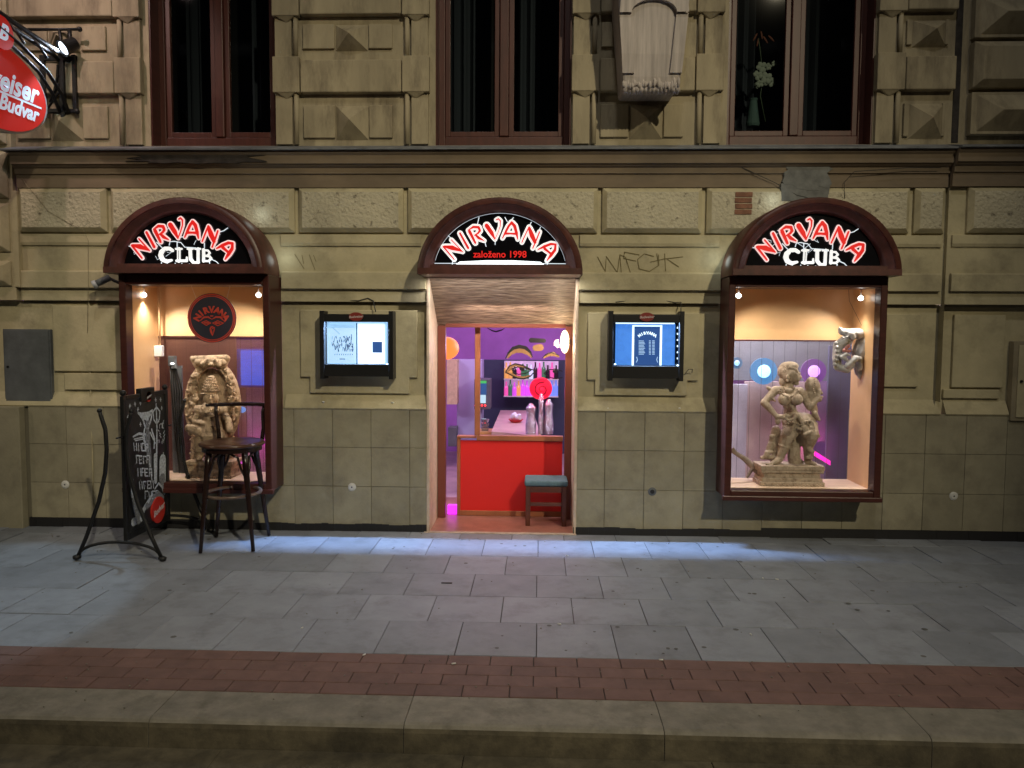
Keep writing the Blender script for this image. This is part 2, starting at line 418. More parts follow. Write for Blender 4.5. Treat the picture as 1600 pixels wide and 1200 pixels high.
# carcass wall as one plane cut round openings
def plane_wall(mb, rect, holes, y, depth):
    for (a, b, c, d) in sub(rect, holes):
        mb.quad((a, y, c), (b, y, c), (b, y, d), (a, y, d))
    for h in holes:
        a, b, c, d = max(h[0], rect[0]), min(h[1], rect[1]), max(h[2], rect[2]), min(h[3], rect[3])
        if a >= b or c >= d: continue
        mb.quad((a, y, c), (a, y, d), (a, y+depth, d), (a, y+depth, c)); mb.quad((b, y, c), (b, y+depth, c), (b, y+depth, d), (b, y, d))
        if h[2] > rect[2]: mb.quad((a, y, c), (a, y+depth, c), (b, y+depth, c), (b, y, c))
        if h[3] < rect[3]: mb.quad((a, y, d), (b, y, d), (b, y+depth, d), (a, y+depth, d))
mb = MB()
plane_wall(mb, (-8, 8, -.1, .99), holes_low, .022, .3)
mb.build('wall_behind_cladding', M['joint'], B)
mb = MB()
plane_wall(mb, (-8, 8, .985, 1.84), holes_low, .045, .15)
plane_wall(mb, (LX, RX, 1.84, 3.02), holes_low, .002, .45)
mb.build('ground_floor_wall', M['plaster'], B, bevel=0)
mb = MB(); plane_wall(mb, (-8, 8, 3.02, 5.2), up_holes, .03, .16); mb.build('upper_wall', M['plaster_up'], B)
# cladding tiles
mb = MB()
for side_, k in [(s_, k_) for s_ in (0, 1) for k_ in range(3)]:
    if k == 0: mb = MB()
    z0, z1 = (.05, .362) if k == 0 else ((.365, .677) if k == 1 else (.680, .988))
    x = -3.845
    while x < 7:
        if (x+.15 > 0) != (side_ == 1): x += .311; continue
        for (a, b, c, d) in sub((x+.0015, x+.3095, z0, z1), [(-.60, .60, -1, 3)]+[(h[0]-.01, h[1]+.01, h[2]-.01, h[3]) for h in holes_low[1:3]]):
            if b-a > .01 and d-c > .01: mb.box(a, b, random.uniform(-.0012, .0012), .02, c, d)
        x += .311
    if k == 2: mb.build('tile_cladding', M['tile'], B, bevel=.0015, seg=1)
for (a, b) in ((-3.86, -.575), (.575, 8)):
    mb = MB(); xs = [a+(b-a)*i/60 for i in range(61)]
    for i in range(60):
        h0 = .056+.004*math.sin(i*.9)+random.uniform(-.003, .004)
        mb.box(xs[i], xs[i+1]-.0005, -.006-random.uniform(0, .004), .015, -.03, h0 if abs(xs[i]) < 2 else .075)
    mb.build('base_strip', M['base'], B)
# sloping ledge over the cladding
for (a, b) in ((-8, -2.93), (-1.74, -.60), (.60, 1.68), (2.87, RX+.02), (RX+.06, 3.93)):
    mb = MB(); prof = [(.04, .985), (-.006, .985), (-.012, .995), (-.006, 1.008), (.044, 1.10), (.06, 1.10)]
    n = len(prof); vs = [(a, y, z) for y, z in prof]+[(b, y, z) for y, z in prof]
    mb.add(vs, [tuple(range(n)), tuple(range(n, 2*n))]+[(i, (i+1) % n, n+(i+1) % n, n+i) for i in range(n)])
    mb.build('ledge', M['plaster'], B)
# raised panels in recess
def panel(poly, y0=.018, y1=.05):
    mb = MB(); mb.prism(poly, y0, y1); return mb.build('wall_panel', M['plaster'], B, bevel=.006, seg=2)
panel([(-1.615, 1.24), (-1.54, 1.24), (-1.54, 1.112), (-.74, 1.112), (-.74, 1.24), (-.675, 1.24), (-.675, 1.775), (-1.615, 1.775)])
panel([(.675, 1.235), (.735, 1.235), (.735, 1.115), (1.46, 1.115), (1.46, 1.235), (1.545, 1.235), (1.545, 1.765), (.675, 1.765)])
panel([(-3.63, 1.27), (-3.06, 1.27), (-3.06, 1.80), (-3.63, 1.80)])
panel([(-3.55, 1.12), (-3.06, 1.12), (-3.06, 1.255), (-3.55, 1.255)])
panel([(2.955, 1.20), (3.245, 1.20), (3.245, 1.765), (2.955, 1.765)])
panel([(3.50, 1.20), (3.89, 1.20), (3.89, 1.765), (3.50, 1.765)])
panel([(3.44, 1.115), (3.87, 1.115), (3.87, 1.185), (3.44, 1.185)])
# lintel moulding (1.84-1.94), band, fillet
def extr(mb, prof, a, b):
    n = len(prof); vs = [(a, y, z) for y, z in prof]+[(b, y, z) for y, z in prof]
    mb.add(vs, [tuple(range(n)), tuple(range(n, 2*n))]+[(i, (i+1) % n, n+(i+1) % n, n+i) for i in range(n)])
segs = [(LX, -2.93), (-1.745, -.60), (.60, 1.69), (2.86, RX-.03)]
for a, b in segs: mb = MB(); extr(mb, [(.05, 1.82), (.035, 1.82), (.035, 1.845), (.028, 1.85), (.006, 1.905), (.0, 1.925), (.05, 1.925)], a, b); mb.build('lintel_moulding', M['moulding'], B)
mb = MB()
extr(mb, [(.05, 1.82), (.0, 1.82), (-.01, 1.905), (-.03, 1.925), (.05, 1.925)], RX+.03, 8)
mb.build('lintel_moulding', M['moulding'], B)
for a, b in segs: mb = MB(); extr(mb, [(.05, 1.926), (-.030, 1.940), (-.030, 2.066), (-.022, 2.076), (.05, 2.076)], a, b); mb.build('plaster_band', M['plaster'], B, bevel=.003)
mb = MB()
extr(mb, [(.05, 1.926), (-.065, 1.940), (-.065, 2.066), (-.055, 2.076), (.05, 2.076)], RX+.03, 8)
mb.build('plaster_band', M['plaster'], B, bevel=.003)
for a, b in [(LX, -3.0), (-1.75, -.64), (.60, 1.68), (2.93, RX-.03)]: mb = MB(); extr(mb, [(.05, 2.275), (-.012, 2.275), (-.020, 2.30), (-.020, 2.365), (.05, 2.365)], a, b); mb.build('plaster_band', M['plaster'], B, bevel=.003)
mb = MB()
extr(mb, [(.05, 2.275), (-.045, 2.275), (-.055, 2.30), (-.055, 2.365), (.05, 2.365)], RX+.03, 8)
mb.build('plaster_band', M['plaster'], B, bevel=.003)
mb = MB(); plane_wall(mb, (RX, 8, 1.84, 3.02), [], -.035, .1)
mb.quad((RX, -.035, 1.09), (RX, -.035, 3.02), (RX, .1, 3.02), (RX, .1, 1.09)); 
mb.build('pier_wall', M['plaster'], B)
# rusticated blocks with rough faces and smooth chamfered margins
def rust(a, b, c=2.378, d=2.722, y0=-.055, y1=.01, holes=()):
    mb = MB()
    mb.box(a, b, y0, y1, c, d, ch=.034)
    o = mb.build('stone_block', [M['plaster'], M['rough']], B, bevel=.004)
    me = o.data
    for p in me.polygons:
        if p.normal.y < -.99: p.material_index = 1
    return o
jn = [-3.775, -3.055, -1.60, -.735, .735, 1.545, 3.12]
rust(-3.84, -3.135); rust(-3.10, -1.635); rust(-1.60, -.775); rust(-.74, .735); rust(.77, 1.535); rust(1.57, 3.105); rust(3.14, 3.37)
rust(3.52, 4.9, y0=-.09)
# cornice
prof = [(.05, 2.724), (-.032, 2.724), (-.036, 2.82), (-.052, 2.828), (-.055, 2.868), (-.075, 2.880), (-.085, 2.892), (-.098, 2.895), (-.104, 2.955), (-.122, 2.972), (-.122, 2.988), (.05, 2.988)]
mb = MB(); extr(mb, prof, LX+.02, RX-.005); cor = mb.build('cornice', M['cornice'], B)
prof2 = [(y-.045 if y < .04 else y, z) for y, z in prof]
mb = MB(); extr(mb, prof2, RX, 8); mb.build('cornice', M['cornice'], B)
mb = MB()
extr(mb, [(.04, 2.989), (-.150, 2.989), (-.152, 3.000), (.04, 3.062)], LX-.03, RX-.001)
extr(mb, [(.04, 2.989), (-.195, 2.989), (-.197, 3.000), (.04, 3.062)], RX, 8)
mb.build('cornice_flashing', M['sheet'], B)
# repairs and scars
def blob_poly(cx, cz, rx, rz, n=26, j=.22, sq=.0):
    out = []
    for i in range(n):
        a = 2*math.pi*i/n; k = 1+random.uniform(-j, j)*.6
        out.append((cx+rx*math.copysign(abs(math.cos(a))**(1-sq), math.cos(a))*k, cz+rz*math.copysign(abs(math.sin(a))**(1-sq), math.sin(a))*k))
    return out
mb = MB(); mb.prism(blob_poly(-2.37, 2.935, .50, .038, 40, .35, .4), -.109, -.09); mb.build('bare_render_scar', M['scar_shade'], B)
mb = MB(); mb.prism(blob_poly(2.32, 2.80, .17, .095, 30, .3, .3), -.062, -.02); mb.build('cement_patch', M['cement'], B)
mb = MB(); mb.prism([(2.13, 2.62), (2.47, 2.60), (2.49, 2.74), (2.12, 2.75)], -.060, -.02); mb.build('cement_patch', M['cement'], B)
mb = MB()
for i in range(4): mb.box(1.775+.003*(i % 2), 1.905+.004*(i % 2), -.061, -.04, 2.515+.044*i, 2.553+.044*i)
mb.build('exposed_bricks', M['brick'], B, bevel=.004)
# graffiti tag: strokes from the photo
mb = MB()
def G7(a, b): p = at(880+a/6.154, 290+b/6.154, 0.0); return (p.x, p.z)
for st in [[(330, 685), (405, 825), (415, 680), (520, 835), (545, 665), (560, 850)], [(545, 665), (600, 690), (650, 850)], [(590, 640), (580, 700), (700, 725)],
           [(590, 640), (730, 665)], [(870, 680), (780, 655), (715, 710), (730, 800), (830, 825), (920, 765), (915, 665)], [(840, 735), (970, 705), (1150, 685)],
           [(900, 655), (915, 760)], [(975, 655), (985, 820)], [(990, 700), (1110, 780)], [(620, 865), (720, 900), (820, 870), (800, 855)]]:
    mb.ribbon([G7(*p) for p in st], .0055, -.0015 if True else 0, th=.0008)
mb.build('graffiti_tag', M['graf'], B)
mb = MB()
def G6(a, b): p = at(420+a/6.154, 290+b/6.154, 0.0); return (p.x, p.z)
for st in [[(250, 660), (340, 800)], [(320, 670), (335, 750)], [(390, 665), (445, 810)], [(430, 670), (455, 730)]]:
    mb.ribbon([G6(*p) for p in st], .0035, -.0015, th=.0008)
mb.build('graffiti_tag', M['graf'], B)
# ---- upper storey piers
def pier(x0, x1, side_l=True, side_r=True):
    """window margins, fluted strips, banded blocks and diamond panels between two windows"""
    ml = x0+(.0 if side_l else 0); 
    sw = .185
    for (a, b, isr) in ((x0+.01, x0+.01+sw, 0), (x1-.055-sw, x1-.055, 1)):
        if (not side_l and not isr) or (not side_r and isr): continue
        for (z0, z1) in ((3.07, 3.445), (3.735, 4.02), (4.31, 4.7)):
            mb = MB()
            w3 = (b-a)
            mb.box(*((a, a+w3*.70) if not isr else (a+w3*.30, b)), -.002, .04, z0-.006, z1+.006); fl_ = mb.build('flat_strip', M['plaster_up'], B, bevel=.003); mb = MB(); xr = (a+w3*.88) if not isr else (a+w3*.12); mb.tube([(xr, .004, z0-.006), (xr, .004, z1+.006)], w3*.10, 12)
            mb.build('roll_moulding', M['plaster_up'], B)
        for (z0, z1) in ((3.452, 3.725), (4.03, 4.30)):
            mb = MB()
            mb.box(a-.012, b+.012, -.035, .04, z0, z1)
            mb.add([(a+.02, -.03, z0), (b-.02, -.03, z0), ((a+b)/2, .0, z0-.045), (a+.02, .03, z0), (b-.02, .03, z0), ((a+b)/2, .03, z0-.045)], [(0, 1, 2), (0, 2, 5, 3), (1, 4, 5, 2)])
            mb.build('banded_block', M['plaster_up'], B, bevel=.006)
    a, b = x0+.01+sw+.02, x1-.055-sw-.02
    if not side_l: a = x0
    if not side_r: b = x1
    for (z0, z1) in ((3.452, 3.70), (4.04, 4.30)):
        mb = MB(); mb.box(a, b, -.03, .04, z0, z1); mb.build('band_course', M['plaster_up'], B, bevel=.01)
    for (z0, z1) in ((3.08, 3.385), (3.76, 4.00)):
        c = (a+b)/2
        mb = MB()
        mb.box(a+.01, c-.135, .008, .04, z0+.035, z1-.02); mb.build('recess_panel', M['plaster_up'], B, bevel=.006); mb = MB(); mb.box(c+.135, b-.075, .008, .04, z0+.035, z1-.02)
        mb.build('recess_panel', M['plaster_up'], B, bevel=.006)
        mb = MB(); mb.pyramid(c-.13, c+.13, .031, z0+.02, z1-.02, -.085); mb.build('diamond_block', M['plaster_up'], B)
pier(-1.79, -.53)
pier(.525, 1.72)
pier(-3.87, -2.79, side_l=False)
pier(2.825, RX+.02, side_r=False)
# right corner pier: quoins
mb = MB(); mb.box(3.42, 3.47, .026, .05, 3.07, 5); mb.build('joint_shade_strip', M['scar_shade'], B)  # flat dark strip paints the shade of a deep joint
for (z0, z1, kind) in ((3.12, 3.43, 1), (3.46, 3.80, 0), (3.83, 4.14, 1), (4.17, 4.5, 0)):
    mb = MB()
    if kind: 
        mb.box(3.53, 4.9, -.03, .04, z0, z1); mb.pyramid(3.57, 4.86, -.029, z0+.02, z1-.02, -.13, .50)
    else: mb.box(3.53, 4.9, -.085, .04, z0, z1, ch=.05)
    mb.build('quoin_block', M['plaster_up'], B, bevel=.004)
# left corner pier
mb = MB()
mb.box(-8, -3.885, -.03, .04, 1.84, 5.1); mb.build('pier_wall', M['plaster'], B)
mb = MB(); mb.box(-3.885, -3.845, -.045, .04, 1.94, 2.70); mb.build('pilaster_edge', M['plaster'], B, bevel=.006)
for (z0, z1) in ((1.95, 2.15), (2.22, 2.60), (2.64, 3.0), (3.06, 3.4), (3.43, 3.8), (3.83, 4.2)):
    mb = MB(); mb.box(-5.2, -3.915, -.085, .0, z0, z1, ch=.04); mb.build('quoin_block', M['plaster'], B, bevel=.005)
mb = MB(); mb.box(-8, -3.87, -.075, .0, -.05, .985); mb.build('corner_plinth', M['tile'], B, bevel=.006)

# ---- upper windows
def upper_window(x0, x1):
    mb = MB(); y = .19; zb = 3.06; zt = 5.15
    t = .055
    mb.box(x0, x0+t, y-.02, y+.06, zb, zt); mb.box(x1-t, x1, y-.02, y+.06, zb, zt); mb.box(x0+t, x1-t, y-.02, y+.06, zb, zb+.10)
    fr = mb.build('window', M['woodf'], B, bevel=.005)
    # wooden casing lining the reveal
    for (ca, cb) in ((x0, x0+.012), (x1-.012, x1)): mb = MB(); mb.box(ca, cb, .035, y-.02, zb, zt); mb.build('casing', M['wood'], fr)
    c = (x0+x1)/2; 
    mb = MB(); mb.box(c-.035, c+.035, y-.032, y+.05, zb+.102, zt); mb.build('mullion', M['woodf'], fr, bevel=.006)
    for (a, b) in ((x0+t, c-.035), (c+.035, x1-t)):
        mb = MB(); s = .042; yy = y-.008
        mb.box(a+.002, a+s, yy, yy+.04, zb+.102, zt); mb.box(b-s, b-.002, yy, yy+.04, zb+.102, zt); mb.box(a+s, b-s, yy, yy+.04, zb+.102, zb+.102+s)
        sh = mb.build('sash', M['woodf'], fr, bevel=.004)
        mb = MB(); mb.quad((a+s, y+.012, zb+.1+s), (b-s, y+.012, zb+.1+s), (b-s, y+.012, zt), (a+s, y+.012, zt)); mb.build('pane', M['wglass'], fr)
    mb = MB()  # dark room behind
    mb.quad((x0-.3, 1.2, 2.9), (x1+.3, 1.2, 2.9), (x1+.3, 1.2, 5.3), (x0-.3, 1.2, 5.3))
    mb.quad((x0-.3, .2, 2.9), (x0-.3, 1.2, 2.9), (x0-.3, 1.2, 5.3), (x0-.3, .2, 5.3)); mb.quad((x1+.3, .2, 2.9), (x1+.3, 1.2, 2.9), (x1+.3, 1.2, 5.3), (x1+.3, .2, 5.3))
    mb.quad((x0-.3, .2, 2.98), (x1+.3, .2, 2.98), (x1+.3, 1.2, 2.98), (x0-.3, 1.2, 2.98)); mb.quad((x0-.3, .2, 5.2), (x1+.3, .2, 5.2), (x1+.3, 1.2, 5.2), (x0-.3, 1.2, 5.2))
    mb.build('room_lining', M['dark'], fr)
    mb = MB(); nn = 60
    for k_ in range(nn):
        if nn*.36 < k_ < nn*.60: continue
        xa, xb = x0+.03+(x1-x0-.06)*k_/nn, x0+.03+(x1-x0-.06)*(k_+1)/nn; ya, yb_ = .62+.03*math.sin(k_*1.3), .62+.03*math.sin((k_+1)*1.3)
        mb.quad((xa, ya, 2.99), (xb, yb_, 2.99), (xb, yb_, 5.19), (xa, ya, 5.19))
    mb.build('curtains', mat('dark_blue_curtain', (.035, .042, .055), .9), fr)
for h in up_holes: upper_window(h[0], h[1])
# flowers in the third window
fl = thing('potted_orchid', tuple(at(1192, 196, .32)), 'pale orchid in a slim vase standing behind the glass of the right upper window', 'plant')
fm_ = mat('orchid_petals', (.34, .38, .31), .7); lf = mat('orchid_leaf', (.10, .14, .08), .6); rl = mat('dry_red_leaf', (.22, .07, .04), .7); vs_ = mat('glass_vase', (.10, .16, .15), .2)
mb = MB()
for (px, py, r) in ((1190, 105, 9), (1184, 118, 8), (1197, 122, 10), (1205, 128, 8), (1187, 130, 7), (1200, 104, 6), (1210, 100, 5), (1193, 128, 8), (1183, 134, 5)):
    p = at(px, py, .32+random.uniform(-.03, .03))
    for k in range(5):
        a = k*1.26+random.random(); q = p+Vector((math.cos(a)*r*.0026, 0, math.sin(a)*r*.0026))
        mb.ball(q, (r*.0028, .006, r*.0022), 8, 5, rot=Matrix.Rotation(-a, 3, 'Y'))
mb.build('flower_cluster', fm_, fl)
mb = MB(); mb.tube([at(1196, 190, .32), at(1188, 150, .32), at(1192, 120, .32), at(1188, 80, .32), at(1185, 60, .32)], .004); mb.build('stem', lf, fl)
mb = MB()
for (px, py, a) in ((1180, 58, .5), (1190, 55, -.2), (1196, 62, -.6), (1184, 66, .2), (1205, 60, -.8)):
    mb.ball(at(px, py, .32), (.008, .004, .035), 8, 6, rot=Matrix.Rotation(a, 3, 'Y'))
mb.build('leaf_tuft', rl, fl)
mb = MB(); mb.lathe(tuple(at(1176, 198, .33)), [(.05, 0), (.055, .02), (.04, .12), (.03, .2), (.035, .22)], 16); mb.build('vase', vs_, fl)

# ---- projecting stone console between windows 2 and 3
c0 = at(1020, 60, -.35)
cs = thing('stone_console', (1.09, 0, 3.3), 'weathered pale stone console bracket projecting between the two right upper windows', 'console bracket')
def sect(z, hw, yf): return [(1.085-hw, .03, z), (1.085-hw, yf, z), (1.085+hw, yf, z), (1.085+hw, .03, z)]
mb = MB(); S = [(3.385, .198, -.34), (3.45, .210, -.36), (3.60, .222, -.385), (3.85, .242, -.40), (4.05, .262, -.42), (4.5, .275, -.46)]
for i, (z, hw, yf) in enumerate(S): mb.add(sect(z, hw, yf), [])
n = len(S)
for i in range(n-1):
    for k in range(4): mb.f.append([i*4+k, i*4+(k+1) % 4, (i+1)*4+(k+1) % 4, (i+1)*4+k]); mb.mi.append(0); mb.sm.append(False)
mb.f.append([3, 2, 1, 0]); mb.mi.append(0); mb.sm.append(False)
mb.build('bracket', M['console'], cs, bevel=.02)
# raised border framing an arched niche on its face
mb = MB()
def fy(z):
    for i in range(n-1):
        if S[i][0] <= z <= S[i+1][0]: t = (z-S[i][0])/(S[i+1][0]-S[i][0]); return S[i][2]+(S[i+1][2]-S[i][2])*t, S[i][1]+(S[i+1][1]-S[i][1])*t
    return S[-1][2], S[-1][1]
for sgn in (-1, 1):
    zz = [3.47, 3.6, 3.75, 3.87]
    for i in range(3):
        (ya, ha), (yb, hb) = fy(zz[i]), fy(zz[i+1]); w_ = .085
        a0, a1 = 1.085+sgn*ha, 1.085+sgn*(ha-w_); b0, b1 = 1.085+sgn*hb, 1.085+sgn*(hb-w_)
        mb.add([(a0, ya-.018, zz[i]), (a1, ya-.018, zz[i]), (b1, yb-.018, zz[i+1]), (b0, yb-.018, zz[i+1]), (a0, ya+.01, zz[i]), (a1, ya+.01, zz[i]), (b1, yb+.01, zz[i+1]), (b0, yb+.01, zz[i+1])],
               [(0, 1, 2, 3), (0, 3, 7, 4), (1, 5, 6, 2), (0, 4, 5, 1), (3, 2, 6, 7)])
K = 16; ya, ha = fy(3.87); inner = [(1.085+(ha-.085)*math.cos(math.pi*i/K), 3.87+(.09)*math.sin(math.pi*i/K)) for i in range(K+1)]
outer = [(1.085+ha, 3.87)]+[(1.085+ha*(1-2*i/K), 4.22) for i in range(1, K)]+[(1.085-ha, 3.87)]
for i in range(K):
    a, b, c, d = inner[i], inner[i+1], outer[i+1], outer[i]
    mb.add([(p[0], -.44, p[1]) for p in (a, b, c, d)]+[(p[0], -.40, p[1]) for p in (a, b, c, d)], [(0, 1, 2, 3), (0, 4, 5, 1)])
mb.build('arched_border', M['console'], cs)
mb = MB()
for i in range(26):
    x = .885+i*.0158; mb.ball((x, -.345+random.uniform(-.01, .01), 3.395+random.uniform(-.008, .02)), (.012, .016, random.uniform(.02, .04)), 8, 6)
for i in range(14):
    x = .90+i*.029; mb.ball((x, -.30, 3.372), (.025, .05, .03), 8, 6)
mb.build('ragged_foot', M['console'], cs)

# small fixings and details on the wall
lab = {0: ('round white cap on the plinth by the stool, leftmost on the open wall', M['white']), 1: ('empty dark round hole with cap ring in the plinth between door and right showcase', M['base']),
       2: ('round white cap at the far right of the plinth', M['white']), 3: ('round white cap in the plinth left of the easel sign', M['white'])}
for i, (px, py) in enumerate(((550, 761), (1019, 768), (1490, 775), (102, 757))):
    p = at(px, py, -.002); mb = MB()
    mb.lathe((p.x, -.006, p.z), [(.0, -.004), (.022, -.004), (.028, 0), (.033, .002), (.033, .008)], 24, 'y')
    o = mb.build('vent_cap', M['grey'] if i == 1 else M['white'], None, loc=(p.x, -.002, p.z))
    lb = ['round pale cap on the plinth tiles between stool and doorway', 'dark open round vent in the plinth between doorway and right showcase', 'round pale cap on the plinth at the right of the photo', 'round pale cap on the plinth left of the easel sign'][i]
    tag(o, lb, 'vent cap', 'round caps in the plinth')
    mb = MB(); mb.lathe((p.x, -.0105, p.z), [(.0, -.001), (.017 if i == 1 else .006, -.001), (.017 if i == 1 else .006, .001)], 16, 'y'); mb.build('vent_hole', M['base'], o)
for i, (px, py) in enumerate(((505, 628), (613, 629), (950, 638), (1062, 638))):  # white dots paint small lamp reflections on the ledge
    p = at(px, py, .0); mb = MB(); mb.ball((p.x, .006, p.z), (.013, .01, .007), 10, 6)
    side = ['left end of the ledge under the left menu box', 'right end of the ledge under the left menu box', 'left end of the ledge under the right menu box', 'right end of the ledge under the right menu box'][i]
    tag(mb.build('painted_glint', M['white'], None, loc=(p.x, .006, p.z)), 'tiny painted plug at the '+side, 'glint', 'painted glints on the ledge')
# grey metal meter cabinet (left) and cabinet at right edge
a = at(5, 514, .02); b = at(83, 632, .02)
mc = thing('meter_cabinet', ((a.x+b.x)/2, 0, b.z), 'grey metal cabinet door set in the wall at the far left', 'cabinet')
mb = MB(); mb.box(a.x, b.x, .012, .048, b.z, a.z); mb.build('frame', M['grey'], mc, bevel=.004)
mb = MB(); mb.box(a.x+.012, b.x-.012, .004, .0115, b.z+.012, a.z-.012); d_ = mb.build('door', M['grey'], mc, bevel=.003)
mb = MB(); mb.lathe((a.x+.04, .000, (a.z+b.z)/2), [(.009, -.004), (.009, .004)], 12, 'y'); mb.build('lock', M['black'], d_)
a = at(1585, 533, -.02); b = at(1585, 658, -.02)
mc = thing('meter_cabinet', (a.x+.25, 0, b.z), 'cream cabinet door in a dark frame at the right edge of the photo', 'cabinet')
mb = MB(); mb.box(a.x, a.x+.5, -.02, .045, b.z, a.z); mb.build('frame', M['moulding'], mc, bevel=.004)
mb = MB(); mb.box(a.x+.035, a.x+.465, -.03, -.021, b.z+.03, a.z-.03); d_ = mb.build('door', M['plaster'], mc, bevel=.003)
mb = MB(); mb.lathe((a.x+.06, -.034, (a.z+b.z)/2), [(.011, -.005), (.011, .004)], 12, 'y'); mb.build('lock', M['black'], d_)
# cables
def cable(pts, r, name, label, m=None):
    mb = MB(); mb.tube(pts, r, 6); o = mb.build(name, m or M['cable'], None, loc=tuple(pts[0])); tag(o, label, 'cable'); return o
cable([at(437, 463, .03), at(470, 470, .02), at(500, 470, .01), at(523, 465, .01), at(540, 470, .01), at(560, 470, .0), at(575, 466, .0), at(583, 470, -.01), at(587, 487, -.05)], .005, 'power_cable', 'thin dark cable sagging along the wall to the left menu box')
cable([at(962, 472, .0), at(990, 469, .01), at(1030, 468, .01), at(1055, 473, .0), at(1064, 472, 0), at(1064, 487, -.05)], .004, 'power_cable', 'thin dark cable above the right menu box')
cable([at(1070, 585, -.06), at(1076, 577, -.05), at(1082, 577, -.03), at(1081, 583, 0)], .003, 'cable_stub', 'short curled cable stub at the lower right of the right menu box')
cable([at(26, 250, -.06), at(32, 275, -.03), at(42, 290, -.06), at(52, 301, -.06), at(75, 330, -.06), at(110, 350, -.06), at(130, 358, -.07), at(138, 376, -.03), at(138, 440, -.04), at(137, 520, .0)], .0018, 'wall_wire', 'thin pale wire hanging down the wall left of the left showcase', M['moulding'])
cable([at(139, 470, .04), at(140, 510, .03), at(140, 560, .03), at(142, 630, .03), at(144, 700, -.01), at(146, 790, -.01)], .006, 'wall_conduit', 'thin vertical conduit on the wall between grey cabinet and left showcase', M['plaster'])
cable([at(1120, 225, -.03), at(1160, 262, -.06), at(1210, 285, -.05), at(1245, 305, -.06), at(1262, 309, -.06)], .0025, 'wall_wire', 'thin wire running over the cornice to the top of the right hood')
cable([at(1320, 310, -.06), at(1319, 285, -.05), at(1335, 268, -.09), at(1420, 262, -.09), at(1470, 262, -.09)], .0025, 'wall_wire', 'thin wire looping from the right hood along the cornice')
# ================================================================== HOODS WITH NEON SIGNS
HZ = 2.032
def Lp(a, b):
    p = at(180+a/7.62, 310+b/7.62, -.30); return (p.x+2.37, p.z-HZ)
NIRV = [  # strokes: points in the photo survey, widths
    ([(205, 562), (325, 712)], [26, 20]), ([(288, 482), (412, 622)], [18, 18]), ([(215, 560), (300, 575), (400, 612)], [30, 62, 26]),
    ([(378, 405), (470, 578)], [30, 34]),
    ([(480, 385), (545, 518)], [44, 30]), ([(462, 370), (520, 330), (575, 335), (590, 375), (570, 405), (530, 430)], [16, 34, 36, 34, 28, 16]), ([(545, 425), (580, 460), (640, 492)], [30, 40, 14]),
    ([(660, 315), (715, 400), (752, 475)], [56, 54, 18]), ([(752, 475), (785, 390), (805, 320), (805, 260), (782, 235), (762, 248)], [14, 14, 16, 20, 20, 20]),
    ([(832, 462), (868, 380), (895, 320), (925, 280)], [18, 34, 34, 34]), ([(925, 280), (958, 320), (980, 400), (995, 475)], [40, 44, 40, 18]), ([(860, 408), (920, 408), (975, 412)], [34, 26, 34]),
    ([(1112, 330), (1075, 420), (1040, 512)], [22, 20, 18]), ([(1115, 345), (1145, 430), (1180, 510)], [40, 62, 44]), ([(1225, 388), (1195, 480), (1158, 580)], [22, 24, 20]),
    ([(1212, 596), (1280, 560), (1350, 530), (1395, 535)], [18, 38, 36, 30]), ([(1400, 535), (1395, 600), (1355, 660), (1312, 725)], [30, 40, 44, 18]), ([(1285, 585), (1330, 625), (1360, 650)], [40, 30, 34])]
CLUB = [([(680, 620), (640, 595), (590, 600), (548, 640), (540, 680), (560, 725), (610, 750), (670, 735)], [42, 46, 54, 62, 64, 60, 48, 30]),
        ([(755, 600), (755, 745)], [46, 46]), ([(720, 600), (790, 600)], [26, 26]), ([(730, 742), (850, 742), (850, 700)], [34, 34, 22]),
        ([(890, 600), (895, 720), (930, 765), (985, 765)], [44, 48, 40, 34]), ([(985, 600), (985, 765)], [40, 40]), ([(860, 600), (920, 600)], [26, 26]), ([(950, 600), (1010, 600)], [26, 26]),
        ([(1050, 610), (1050, 745)], [40, 40]), ([(1040, 615), (1100, 620), (1125, 650), (1095, 680), (1060, 680)], [22, 26, 26, 24, 22]), ([(1060, 682), (1120, 690), (1140, 715), (1110, 745), (1050, 745)], [22, 30, 32, 28, 24])]
KM = 1/7.62*5.756/1200                    # survey crop unit -> metres on the sign plane
